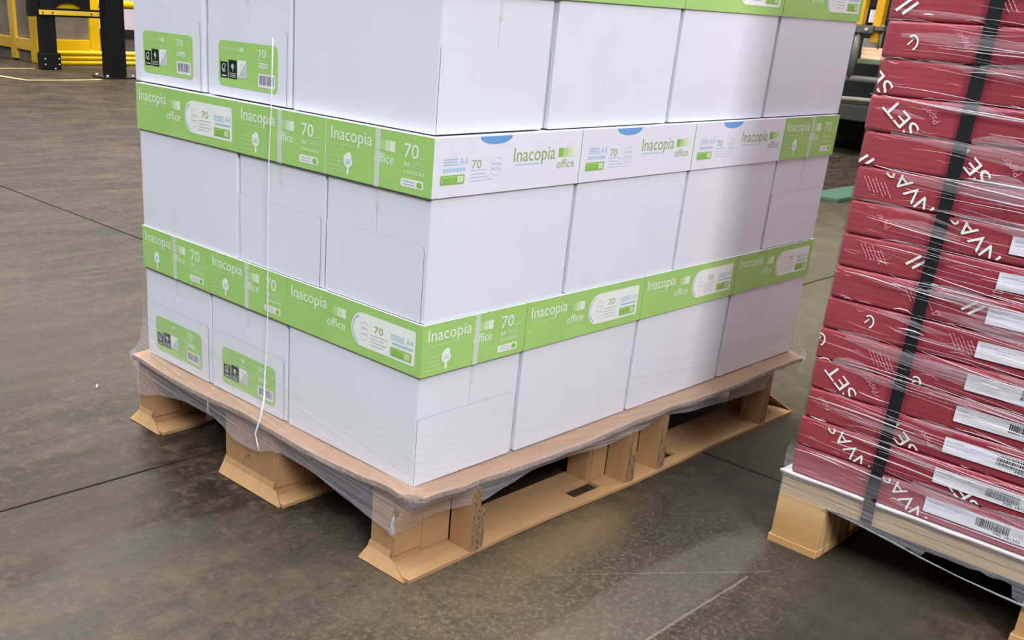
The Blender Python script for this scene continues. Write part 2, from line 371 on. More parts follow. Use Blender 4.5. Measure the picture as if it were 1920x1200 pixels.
class Print:
    def __init__(s, bounds=None): s.p = []; s.mats = []; s.bounds = bounds
    def poly(s, pts, mat, lift=1):
        if s.bounds:
            pts = clip(list(pts), *s.bounds)
            if not pts: return
        if mat not in s.mats: s.mats.append(mat)
        s.p.append((pts, s.mats.index(mat), lift))
    def rect(s, a, b, c, d, mat, r=0.0, lift=1):
        if not r: s.poly([(a, b), (c, b), (c, d), (a, d)], mat, lift); return
        rr = r if isinstance(r, tuple) else (r, r, r, r); pts = []
        for (x, y, a0), q in zip(((a, b, 180), (c, b, 270), (c, d, 0), (a, d, 90)), rr):
            cx = x + q if x == a else x - q; cy = y + q if y == b else y - q
            for t in range(0, 91, 15): th = math.radians(a0 + t); pts.append((cx + q * math.cos(th), cy + q * math.sin(th)))
        s.poly(pts, mat, lift)
    def ell(s, cx, cy, rx, ry, mat, lift=1, a0=0, a1=360, n=20):
        s.poly([(cx + rx * math.cos(math.radians(a0 + (a1 - a0) * i / n)), cy + ry * math.sin(math.radians(a0 + (a1 - a0) * i / n))) for i in range(n + (0 if a1 - a0 == 360 else 1))], mat, lift)
    def arc(s, cx, cy, rx, ry, a0, a1, th, mat, lift=1, n=12):
        for i in range(n):
            q = [math.radians(a0 + (a1 - a0) * (i + j) / n) for j in (0, 1)]
            s.poly([(cx + (rx - d) * math.cos(t), cy + (ry - d) * math.sin(t)) for t, d in ((q[0], 0), (q[1], 0), (q[1], th), (q[0], th))], mat, lift)
    def seg(s, a, b, th, mat, lift=1):
        d = Vector(b) - Vector(a); n = Vector((-d.y, d.x)).normalized() * th / 2
        s.poly([tuple(Vector(a) - n), tuple(Vector(b) - n), tuple(Vector(b) + n), tuple(Vector(a) + n)], mat, lift)
    def text(s, txt, u, v, wdt, cap, mat, lift=1, rot=0.0, center=False, shear=0.0):
        global CAP
        if CAP is None: CAP = max(p[1] for t in text_tris('I') for p in t)
        tr = text_tris(txt); x0 = min(p[0] for t in tr for p in t); x1 = max(p[0] for t in tr for p in t)
        kx, ky = wdt / (x1 - x0), cap / CAP; c_, s_ = math.cos(rot), math.sin(rot)
        for t in tr:
            q = []
            for x, y in t:
                a, b = (x - x0) * kx + shear * y * ky, y * ky
                if center: a -= wdt / 2; b -= cap / 2
                q.append((u + a * c_ - b * s_, v + a * s_ + b * c_))
            s.poly(q, mat, lift)
    def tree(s, cx, v0, wd, ht, mat, lift=1):
        s.poly([(cx - wd * .11, v0), (cx + wd * .11, v0), (cx + wd * .09, v0 + ht * .36), (cx - wd * .09, v0 + ht * .36)], mat, lift)
        s.ell(cx, v0 + ht * .55, wd * .46, ht * .25, mat, lift + .5); s.ell(cx + wd * .05, v0 + ht * .78, wd * .3, ht * .2, mat, lift + 1); s.ell(cx - wd * .16, v0 + ht * .70, wd * .3, ht * .17, mat, lift + 1.5)
        for i in range(3): s.rect(cx - wd * .26, v0 + ht * (.48 + i * .08), cx + wd * .26, v0 + ht * (.505 + i * .08), 'ink_sky', 0, lift + 2)
    def build(s, name, o, U, V, Nn, parent, step=0.00018, **props):
        vs, fs, ix = [], [], []
        o, U, V, Nn = Vector(o), Vector(U), Vector(V), Vector(Nn)
        for pts, mi, lf in s.p:
            b = len(vs); vs += [o + U * a + V * c + Nn * (lf * step) for a, c in pts]; fs.append(list(range(b, b + len(pts)))); ix.append(mi)
        return add_obj(name, mesh(name, vs, fs, [M[q] for q in s.mats], ix), parent, **props)

# ------------------------------------------------------------------ setting: floor of four slabs, far wall
def slab(x0, x1, y0, y1, parent):
    bm = bmesh.new(); bm_box(bm, x0, x1, y0, y1, -0.12, 0.0)
    bmesh.ops.bevel(bm, geom=[e for e in bm.edges if all(v.co.z > -0.01 for v in e.verts)], offset=0.0012, segments=1, affect='EDGES')
    return add_obj('slab', from_bm('slab', bm, M['concrete']), parent)
floor = box('floor', (-14, 20, -14, 24, -0.3, -0.12), M['joint'], kind='structure', label='worn grey-brown concrete warehouse floor with saw-cut joints')
XJ, YJ, G = 0.803, 0.557, 0.0022
slab(-14, XJ - G, -14, YJ - G, floor); slab(XJ + G, 20, -14, YJ - G, floor); slab(-14, XJ - G, YJ + G, 24, floor); slab(XJ + G, 20, YJ + G, 24, floor)
box('wall_back', (2.0, 20.0, 14.5, 14.7, 0, 7.0), M['pink_wall'], kind='structure', label='pale pinkish painted wall behind the yellow guard rails')
box('baseboard_back', (2.0, 20.0, 14.46, 14.499, 0, 0.13), M['dark_base'], kind='structure', bev=0.006)

# ------------------------------------------------------------------ cardboard pallet
Z0 = 0.1437
pal = empty('cardboard_pallet', (0, 0, 0), label='brown corrugated cardboard pallet under the white paper cartons', category='pallet')
DX0, DX1, DY0, DY1, DT = -0.0255, 1.1735, -0.0255, 0.777, 0.0085
FEET_X = ((-0.012, 0.1146), (0.47, 0.664), (1.062, 1.166))
def deck_dz(x, y):
    d = 0.0
    near_foot = min(min(abs(x - f) for f in (0.05, 0.125, 0.545, 0.65, 1.05, 1.12)), 0.2)
    e = max(0.0, 1 - (y - DY0) / 0.05) ** 1.5
    d -= e * (0.009 + 0.006 * math.sin(min(1, near_foot / 0.2) * math.pi / 2))
    e = max(0.0, 1 - (x - DX0) / 0.045) ** 1.5
    yy = min(min(abs(y - f) for f in (0.05, 0.40, 0.755)), 0.17)
    d -= e * (0.003 + 0.007 * math.sin(yy / 0.17 * math.pi / 2))
    c = max(0.0, 1 - math.hypot(x - DX0, y - DY0) / 0.10)
    d += c * 0.009
    d += 0.0012 * mnoise.noise((x * 9, y * 9, 1.0)) * (1 if d < -0.001 else 0.2)
    return d
def deck_mesh():
    xs = [DX0 + (DX1 - DX0) * i / 90 for i in range(91)]
    xs = sorted(set([DX0, DX0 + .006, DX0 + .012, DX0 + .02, DX0 + .03, DX0 + .04] + xs)); ys = sorted(set([DY0, DY0 + .006, DY0 + .012, DY0 + .02, DY0 + .03] + [DY0 + (DY1 - DY0) * i / 50 for i in range(51)]))
    nx, ny = len(xs), len(ys); vs, fs, ix = [], [], []
    for t in (0, 1):
        for y in ys:
            for x in xs:
                tx = x; ty = y
                if x == DX0: tx += 0.002 * mnoise.noise((0, y * 14, 3))
                if y == DY0: ty += 0.002 * mnoise.noise((x * 14, 0, 5))
                sh_ = -.020 - (tx + ty)
                if sh_ > 0: tx += sh_ * .5; ty += sh_ * .5
                vs.append((tx, ty, Z0 + min(0.0, deck_dz(x, y)) - t * DT))
    q = lambda t, i, j: t * nx * ny + j * nx + i
    for j in range(ny - 1):
        for i in range(nx - 1):
            fs.append((q(0, i, j), q(0, i + 1, j), q(0, i + 1, j + 1), q(0, i, j + 1))); ix.append(0)
            fs.append((q(1, i, j), q(1, i, j + 1), q(1, i + 1, j + 1), q(1, i + 1, j))); ix.append(0)
    for i in range(nx - 1):
        fs.append((q(1, i, 0), q(1, i + 1, 0), q(0, i + 1, 0), q(0, i, 0))); ix.append(1)
        fs.append((q(0, i, ny - 1), q(0, i + 1, ny - 1), q(1, i + 1, ny - 1), q(1, i, ny - 1))); ix.append(1)
    for j in range(ny - 1):
        fs.append((q(0, 0, j), q(0, 0, j + 1), q(1, 0, j + 1), q(1, 0, j))); ix.append(1)
        fs.append((q(1, nx - 1, j), q(1, nx - 1, j + 1), q(0, nx - 1, j + 1), q(0, nx - 1, j))); ix.append(1)
    return mesh('deck', vs, fs, [M['kraft_deck'], M['flute']], ix)
add_obj('deck', deck_mesh(), pal)
RUN = (((-0.025, 0.081), (0.028, 0.077)), ((0.288, 0.470), (0.327, 0.476)), ((0.677, 0.787), (0.730, 0.778)))
ZT = Z0 - DT - 0.0005
def skid_mesh(ya, yb):
    """bottom board along x with two rounded hand slots, gently bowed edge"""
    t = 0.006; bm = bmesh.new()
    cutx = [-0.022, 0.1, 0.2, 0.3, 0.41, 0.43, 0.455, 0.487, 0.56, 0.66, 0.69, 0.715, 0.735, 0.85, 0.95, 1.05, 1.168]
    slot = lambda a, b: (a >= 0.41 - 1e-6 and b <= 0.487 + 1e-6) or (a >= 0.66 - 1e-6 and b <= 0.735 + 1e-6)
    s0, s1 = ya + 0.024, ya + 0.052
    cuty = [ya, s0, s1, yb]
    top = {}
    def V(i, j, k_):
        key = (i, j, k_)
        if key not in top:
            x, y = cutx[i], cuty[j]
            if i in (4, 7, 9, 12) and j in (1, 2): y += 0.0
            bow = 0.0025 * math.sin(x * 9.0) if j == 0 else 0
            lift = 0.004 * max(0, math.sin((x - 0.15) / 0.38 * math.pi)) if (j == 0 and 0.15 < x < 0.53) else 0.0
            top[key] = bm.verts.new((x, y + bow, k_ * t + lift * 0.6))
        return top[key]
    cells = {}
    for i in range(len(cutx) - 1):
        for j in range(3):
            cells[i, j] = not (j == 1 and slot(cutx[i], cutx[i + 1]))
    for (i, j), on_ in cells.items():
        if not on_: continue
        bm.faces.new((V(i, j, 1), V(i + 1, j, 1), V(i + 1, j + 1, 1), V(i, j + 1, 1)))
        bm.faces.new((V(i, j, 0), V(i, j + 1, 0), V(i + 1, j + 1, 0), V(i + 1, j, 0)))
        for di, dj, a, b in ((0, -1, (0, 0), (1, 0)), (0, 1, (1, 1), (0, 1)), (-1, 0, (0, 1), (0, 0)), (1, 0, (1, 0), (1, 1))):
            if not cells.get((i + di, j + dj), False):
                f = bm.faces.new((V(i + a[0], j + a[1], 0), V(i + b[0], j + b[1], 0), V(i + b[0], j + b[1], 1), V(i + a[0], j + a[1], 1)))
                f.material_index = 1 if cells.get((i + di, j + dj)) is None and j + dj < 0 else 0
    return from_bm('skid', bm, [M['kraft'], M['kraft']])
for (ya, yb), (fa, fb) in RUN:
    add_obj('skid', skid_mesh(ya, yb), pal)
    for fi, (xa, xb) in enumerate(FEET_X):
        # folded box of the foot
        bm = bmesh.new()
        bx = [(xa, xb)] if fi != 1 else [(0.482, 0.664)]
        bm_box(bm, bx[0][0], bx[0][1], fa, fb, 0.0062, ZT)
        bmesh.ops.bevel(bm, geom=[e for e in bm.edges if abs(e.verts[0].co.z - e.verts[1].co.z) > 0.05], offset=0.0025, segments=2, affect='EDGES')
        foot = add_obj('foot', from_bm('foot', bm, M['kraft']), pal)
        if fi == 0:
            # folded tongue of the end cap that runs out onto the floor
            vs = [(xa - .0006, fa, .030), (xa - .0006, fb, .030), (xa - 0.004, fb, .020), (xa - .004, fa, .020), (-.0305, yb + .002, .0015), (-.029, ya + .004, .0015), (-.0285, ya - .001, .0062), (-0.013, fa - 0.006, .016)]
            fs = [(0, 3, 2, 1), (3, 5, 4, 2), (3, 7, 6, 5)]
            me = mesh('end_flap', vs, fs, M['kraft']); fl = add_obj('end_flap', me, foot)
            md = fl.modifiers.new('board', 'SOLIDIFY'); md.thickness = 0.003; md.offset = 1
            box('side_tab', (xa + .004, xa + .062, fa - .0032, fa - .0002, .02, ZT - .004), M['kraft'], foot, 0.0008)
            box('side_tab', (xa + .064, xb - .002, fa - .0022, fa - .0002, .012, ZT - .004), M['kraft'], foot, 0.0006)
        if fi == 2:
            vs = [(xb + .0006, fa, .03), (xb + .0006, fb, .03), (xb + .016, yb, .002), (xb + .016, ya, .002)]
            fl = add_obj('end_flap', mesh('end_flap', vs, [(0, 1, 2, 3)], M['kraft']), foot)
            md = fl.modifiers.new('board', 'SOLIDIFY'); md.thickness = 0.003; md.offset = 1
        if fi == 1:
            box('side_tab', (0.49, 0.532, fa - .003, fa - .0003, .0065, .098), M['kraft'], foot, 0.0012)
    # upright dividers: stacked plies of board seen on edge
    for xd, plies in ((0.115, ((0, 1), (.0075, 1), (.015, .55), (.0225, .62))), (0.535, ((0, 1), (.009, .5), (.017, .52))), (0.636, ((0, 1), (.009, 1), (.017, .5))), (1.030, ((0, 1), (.0085, 1), (.017, .62)))):
        for n_, (dx, hh) in enumerate(plies):
            bm = bmesh.new(); yo = ya - 0.0005 + (0.003 if n_ == 0 else 0.0012 * n_)
            y1 = fa - 0.0036
            fs = bm_box(bm, xd + dx, xd + dx + 0.0068, yo, y1, 0.0064, 0.0064 + (ZT - 0.018 - 0.0064) * hh)
            fs[2].material_index = 1; fs[1].material_index = 1
            add_obj('divider', from_bm('divider', bm, [M['kraft'], M['flute']]), pal)
# ring mark drawn on the front of the middle foot
pr = Print()
for cy, rr in ((0.072, 0.010), (0.034, 0.017)):
    pr.arc(0.073, cy, rr, rr * 1.05, 20 if rr > .012 else 0, 340, 0.0009, 'ink_olive', n=22)
pr.seg((0.069, 0.053), (0.073, 0.057), 0.001, 'joint'); pr.seg((0.073, 0.057), (0.078, 0.053), 0.001, 'joint')
M['ink_tan'] = card('scored_line', (158, 122, 86), 0.8, 0.05, 60, 0.1, 0)
pr.mats = ['ink_tan' if q == 'ink_olive' else q for q in pr.mats]
ft = [o for o in pal.children if o.name.startswith('foot')][3]
pr.build('score_mark', (-0.0123, 0.476, 0), (0, -1, 0), (0, 0, 1), (-1, 0, 0), ft)

# ------------------------------------------------------------------ paper cartons
H, LID, LL, SS = 0.2513, 0.0778, 0.3137, 0.2247
def lid_short():
    p = Print(); k_ = 0.2235
    p.text('Inacopia', .05 * k_, .052, .40 * k_, .0175, 'ink_white')
    p.rect(.05 * k_, .0445, .34 * k_, .0458, 'ink_pale')
    for i, q in enumerate(('ink_bar1', 'ink_bar2', 'ink_bar3', 'ink_bar4')):
        p.rect((.49 + i * .043) * k_, .050, (.49 + (i + 1) * .043) * k_, .064, q)
    p.text('office', .475 * k_, .0335, .18 * k_, .0125, 'ink_white')
    p.text('70', .745 * k_, .047, .125 * k_, .0180, 'ink_white'); p.rect(.88 * k_, .047, .94 * k_, .0485, 'ink_pale')
    p.text('A4', .745 * k_, .0345, .05 * k_, .0072, 'ink_white')
    for i in range(3): p.rect(.81 * k_, .0345 + i * .003, .935 * k_, .0356 + i * .003, 'ink_pale')
    for i in range(7): p.rect((.745 + i * .027) * k_, .0255, (.765 + i * .027) * k_, .0305, 'ink_pale')
    p.rect(.725 * k_, .0085, .925 * k_, .0195, 'ink_white', .0035); p.rect(.868 * k_, .0105, .912 * k_, .0175, 'ink_green', .002, 2)
    for i in range(2): p.rect(.745 * k_, .0115 + i * .004, .85 * k_, .0128 + i * .004, 'ink_grey', 0, 2)
    p.tree(.225 * k_, .006, .021, .032, 'ink_white')
    for i in range(4): p.rect(.05 * k_, .008 + i * .0065, (.15 + .012 * (3 - i)) * k_, .0093 + i * .0065, 'ink_pale')
    p.rect(.49 * k_, .0125, .64 * k_, .0135, 'ink_pale')
    return p
def lid_long():
    p = Print(); k_ = 0.3125
    p.text('Inacopia', .035 * k_, .0500, .285 * k_, .0180, 'ink_white'); p.rect(.04 * k_, .0425, .22 * k_, .0438, 'ink_pale')
    for i, q in enumerate(('ink_bar1', 'ink_bar2', 'ink_bar3', 'ink_bar4')):
        p.rect((.335 + i * .033) * k_, .0455, (.335 + (i + 1) * .033) * k_, .0600, q)
    p.text('office', .325 * k_, .0275, .14 * k_, .0130, 'ink_white')
    p.ell(.03 * k_, .031, .0028, .0028, 'ink_pale'); p.ell(.03 * k_, .031, .0014, .0014, 'lid_green', 2)
    p.rect(.51 * k_, .0135, .955 * k_, .0655, 'ink_white', (.025, .003, .003, .025))
    p.arc(.51 * k_ + .0262, .0395, .0235, .0230, 115, 245, .0013, 'ink_blue', 2, 16)
    p.text('70', .675 * k_, .0415, .062 * k_, .0105, 'ink_olive', 2)
    for i in range(3): p.arc(.605 * k_, .047 - i * .0085, .009, .0055, 0, 330, .0006, 'ink_grey', 2, 10)
    for i in range(4): p.rect(.645 * k_, .021 + i * .005, (.745 + .02 * (i % 2)) * k_, .0222 + i * .005, 'ink_grey', 0, 2)
    p.text('A4', .895 * k_, .0425, .048 * k_, .0085, 'ink_sky', 2)
    for i in range(3): p.rect(.79 * k_, .042 + i * .0033, .885 * k_, .0434 + i * .0033, 'ink_sky', 0, 2)
    p.rect(.80 * k_, .0355, .94 * k_, .0385, 'ink_sky', 0, 2)
    p.rect(.79 * k_, .0175, .935 * k_, .0310, 'ink_green', .002, 2); p.rect(.80 * k_, .0195, .925 * k_, .0290, 'ink_pale', .001, 3); p.rect(.803 * k_, .0202, .885 * k_, .0283, 'ink_green', 0, 4)
    return p
def lid_back():
    p = Print(); k_ = 0.3125
    p.ell(.385 * k_, .0764, .106 * k_, .0105, 'ink_blue', 1, 180, 360, 22)
    p.text('Inacopia', .51 * k_, .0395, .295 * k_, .0190, 'ink_olive'); p.rect(.515 * k_, .0345, .69 * k_, .0357, 'ink_sky')
    for i, q in enumerate(('ink_green', 'ink_bar2', 'ink_bar3', 'ink_bar4')):
        p.rect((.83 + i * .035) * k_, .0415, (.83 + (i + 1) * .035) * k_, .0540, q)
    p.text('office', .825 * k_, .0255, .13 * k_, .0120, 'ink_olive')
    p.text('A4', .155 * k_, .0415, .054 * k_, .0095, 'ink_sky')
    for i in range(3): p.rect(.06 * k_, .042 + i * .0034, .145 * k_, .0434 + i * .0034, 'ink_sky')
    for i in range(7): p.rect((.06 + i * .02) * k_, .0335, (.074 + i * .02) * k_, .0380, 'ink_sky')
    p.rect(.045 * k_, .0165, .195 * k_, .0290, 'ink_green', .002); p.rect(.055 * k_, .0185, .187 * k_, .0272, 'ink_bar3', .001, 2); p.rect(.057 * k_, .019, .15 * k_, .0267, 'ink_green', 0, 3)
    p.text('70', .235 * k_, .0355, .062 * k_, .0110, 'ink_olive')
    p.rect(.23 * k_, .0325, .33 * k_, .0333, 'ink_sky')
    for i in range(3): p.rect(.23 * k_, .0185 + i * .0045, (.38 - .03 * i) * k_, .0193 + i * .0045, 'ink_sky')
    for i in range(3): p.arc(.395 * k_, .043 - i * .007, .011, .0052, 0, 330, .0006, 'ink_sky', 1, 10)
    return p
def label_print():
    p = Print(); W_, H_ = .158, .068
    p.text('Inacopia', .006, .053, .042, .008, 'ink_pale'); 
    for i, q in enumerate(('ink_bar2', 'ink_bar3')): p.rect(.051 + i * .009, .053, .060 + i * .009, .060, q)
    p.text('office', .051, .043, .018, .006, 'ink_pale')
    p.rect(.005, .012, .0255, .036, 'ink_black'); p.rect(.028, .012, .051, .040, 'ink_black')
    p.arc(.0152, .027, .0060, .0065, 40, 330, .0011, 'ink_white', 2); p.seg((.012, .026), (.0145, .0225), .0012, 'ink_white', 2); p.seg((.0145, .0225), (.020, .032), .0012, 'ink_white', 2)
    p.rect(.009, .0145, .022, .0160, 'ink_white', 0, 2)
    p.tree(.0395, .023, .008, .012, 'ink_silver', 2)
    for i in range(3): p.rect(.031, .0145 + i * .0025, .048, .0155 + i * .0025, 'ink_silver', 0, 2)
    p.rect(.053, .015, .078, .041, 'ink_silver'); p.poly([(.053, .015), (.078, .041), (.053, .041)], 'ink_white', 2); p.arc(.066, .028, .006, .008, 0, 330, .0007, 'ink_grey', 3)
    q = p; p = Print()
    p.text('70', .108, .049, .020, .011, 'ink_white'); p.rect(.108, .044, .130, .0455, 'ink_pale')
    for i in range(3): p.rect(.110, .034 + i * .0028, .134, .0355 + i * .0028, 'ink_white')
    p.rect(.108, .006, .152, .026, 'label_white')
    x = .112
    rr = random.Random(3)
    while x < .148:
        w_ = rr.choice((.0007, .0011, .0016)); p.rect(x, .010, x + w_, .0235, 'ink_grey' if rr.random() < .3 else 'ink_black', 0, 2); x += w_ + rr.choice((.0009, .0013))
    return (q, p)
P_SHORT, P_LONG, P_BACK, P_LABEL = lid_short(), lid_long(), lid_back(), label_print()
BL, BW = 0.3015, 0.2185       # inner tray; flaps add on the ends
def make_carton():
    c = empty('paper_carton', (0, 0, 0)); hx, hy = BL / 2, BW / 2
    box('body', (-hx, hx, -hy, hy, 0, H - 0.004), M['carton'], c, 0.0012)
    for sg in (-1, 1):
        # end wall: two side flaps meeting at mid width, one wide bottom flap over them
        for a, b in ((-hy + .0006, -.0011), (.0011, hy - .0006)):
            x = sorted((sg * (hx + .0001), sg * (hx + .0018)))
            box('side_flap', (x[0], x[1], a, b, .0015, H - .006), M['carton'], c, 0.0005)
        # bottom flap, seen from outside its right edge stops short of the corner
        right = hy - .0075; left = -hy + .0006
        u_pts = [(left, .001), (right, .001), (right, .101), (right - .001, .104), (right - .004, .108), (left + .002, .108), (left, .106)]
        n = len(u_pts); vs, fs = [], []
        for d in (.0019, .0027):
            for u, z in u_pts: vs.append((sg * (hx + d), u * sg, z))
        fs.append(tuple(range(n, 2 * n))); fs.append(tuple(reversed(range(n))))
        for i in range(n): fs.append((i, (i + 1) % n, n + (i + 1) % n, n + i))
        add_obj('bottom_flap', mesh('bottom_flap', vs, fs, [M['carton'], M['board_edge']], [0, 0] + [1] * n), c)
        # strip of clear tape over lid and flaps
        vs, fs = [], []
        for d, z in ((.00575, H - .0008), (.00575, H - LID - .0002), (.0022, H - LID - .004), (.0022, H - LID - .03)):
            vs += [(sg * (hx + d), sg * -.004, z), (sg * (hx + d), sg * .0065, z)]
        for i in range(3): fs.append((2 * i, 2 * i + 2, 2 * i + 3, 2 * i + 1))
        add_obj('tape_strip', mesh('tape_strip', vs, fs, M['tape']), c)
        if sg == -1:
            vs = []; p = Print(); p.rect(0, 0, .158, .068, 'lid_green', .009, 0)
            lb = p.build('label', (-hx - .0030, .0785, .017), (0, -1, 0), (0, 0, 1), (-1, 0, 0), c, label='green printed label with a barcode on the carton end')
            for pp in P_LABEL: pp.build('label_print', (-hx - .0030, .0785, .017), (0, -1, 0), (0, 0, 1), (-1, 0, 0), lb)
    # lid: open tray, green outside on three sides, white on the back and the top
    ox, oy, t = .3122 / 2, .2232 / 2, .0022; z0, z1 = H - LID, H
    bm = bmesh.new()
    for b, mi in (((-ox, ox, -oy, -oy + t, z0, z1 - t), 0), ((-ox, ox, oy - t, oy, z0, z1 - t), 1), ((-ox, -ox + t, -oy + t, oy - t, z0, z1 - t), 0), ((ox - t, ox, -oy + t, oy - t, z0, z1 - t), 0)):
        bm_box(bm, *b, mi)
    bm_box(bm, -ox, ox, -oy, oy, z1 - t, z1, 1)
    for f in bm.faces:
        cc = f.calc_center_median()
        if abs(cc.z - (z1 - t / 2)) < 1e-5 and (cc.y < -oy + 1e-4 or abs(abs(cc.x) - ox) < 1e-4): f.material_index = 0
        if f.material_index == 1 and abs(abs(cc.x) - ox) < 1e-4: f.material_index = 0
    lid = add_obj('lid', from_bm('lid', bm, [M['lid_green'], M['lid_white']]), c)
    e = .00025
    P_LONG.build('lid_print', (-ox, -oy, z0), (1, 0, 0), (0, 0, 1), (0, -1, 0), lid)
    P_BACK.build('lid_print', (ox, oy, z0), (-1, 0, 0), (0, 0, 1), (0, 1, 0), lid)
    P_SHORT.build('lid_print', (-ox, oy, z0), (0, -1, 0), (0, 0, 1), (-1, 0, 0), lid)
    P_SHORT.build('lid_print', (ox, -oy, z0), (0, 1, 0), (0, 0, 1), (1, 0, 0), lid)
    return c
def copy_tree(o, parent=None):
    c = o.copy(); COL.objects.link(c); c.parent = parent
    for ch in o.children: copy_tree(ch, c)
    return c
proto = make_carton(); first = [True]
HALF = {0: (LL / 2, SS / 2), 180: (LL / 2, SS / 2), -90: (SS / 2, LL / 2)}
Z1, Z2 = Z0 + 0.2518, 0.6515
LAY = [
 # layer base, (dx, dy), z scale, boxes: x0, y0, rotation, label
 (Z0, (0, 0), 1.0, [
  (0, 0, -90, 'bottom layer carton at the near corner, its long green lid facing left'),
  (0, LL, 0, 'bottom layer carton with a green end label, beside the near corner carton'),
  (0, LL + SS, 0, 'bottom layer carton with a green end label, at the far left corner'),
  (SS, 0, 0, 'bottom layer carton on the right face, next to the near corner carton'),
  (SS + LL, 0, 0, 'bottom layer carton on the right face, third from the near corner'),
  (SS + 2 * LL, 0, 0, 'bottom layer carton at the far right end, nearest the red paper packs')]),
 (Z1, (0, 0), 1.011, [
  (0, 0, 180, 'middle layer carton at the near corner, showing a white lid side and green lid end'),
  (0, SS, 180, 'middle layer carton with a green lid end, in the middle of the left face'),
  (0, 2 * SS, -90, 'middle layer carton with long green lid at the far left corner'),
  (LL, 0, 180, 'middle layer carton with white lid side, second on the right face from the near corner'),
  (2 * LL, 0, 180, 'middle layer carton with white lid side, third on the right face from the near corner'),
  (3 * LL, 0, -90, 'middle layer carton with green lid end at the far right corner')]),
 (Z2, (.0086, .0083), 1.011, [
  (0, 0, -90, 'third layer carton at the near corner, plain long side above two green lid ends'),
  (0, LL + .002, 0, 'third layer carton with a hazy green end label, middle of the left face'),
  (0, LL + SS + .012, 0, 'third layer carton with a green end label, at the far left corner'),
  (SS + .004, 0, 0, 'third layer carton on the right face, next to the near corner carton'),
  (SS + LL + .006, 0, 0, 'third layer carton on the right face, third from the near corner'),
  (SS + 2 * LL + .008, 0, 0, 'third layer carton at the far right end of the right face')]),
 (Z2 + .2545, (.004, .004), 1.011, [  # unseen layer, added above the view to shade the gap
  (0, 0, 180, 'unseen added top layer carton at the near corner, above the picture edge'),
  (0, SS, 180, 'unseen added top layer carton in the middle of the left face'),
  (0, 2 * SS, -90, 'unseen added top layer carton at the far left corner'),
  (LL, 0, 180, 'unseen added top layer carton, second on the right face from the near corner'),
  (2 * LL, 0, 180, 'unseen added top layer carton, third on the right face from the near corner'),
  (3 * LL, 0, -90, 'unseen added top layer carton at the far right corner')]),
]
rj = random.Random(5)
for zb, (ddx, ddy), zs, bs in LAY:
    for x0, y0, rot, lab in bs:
        c = proto if first[0] else copy_tree(proto); first[0] = False
        hx, hy = HALF[rot]
        c.location = (x0 + hx + ddx, y0 + hy + ddy, zb)
        c.rotation_euler = (0, 0, math.radians(rot + rj.uniform(-.12, .12))); c.scale = (1, 1, zs)
        c['label'] = lab; c['category'] = 'carton'; c['group'] = 'white paper cartons stacked on the cardboard pallet'

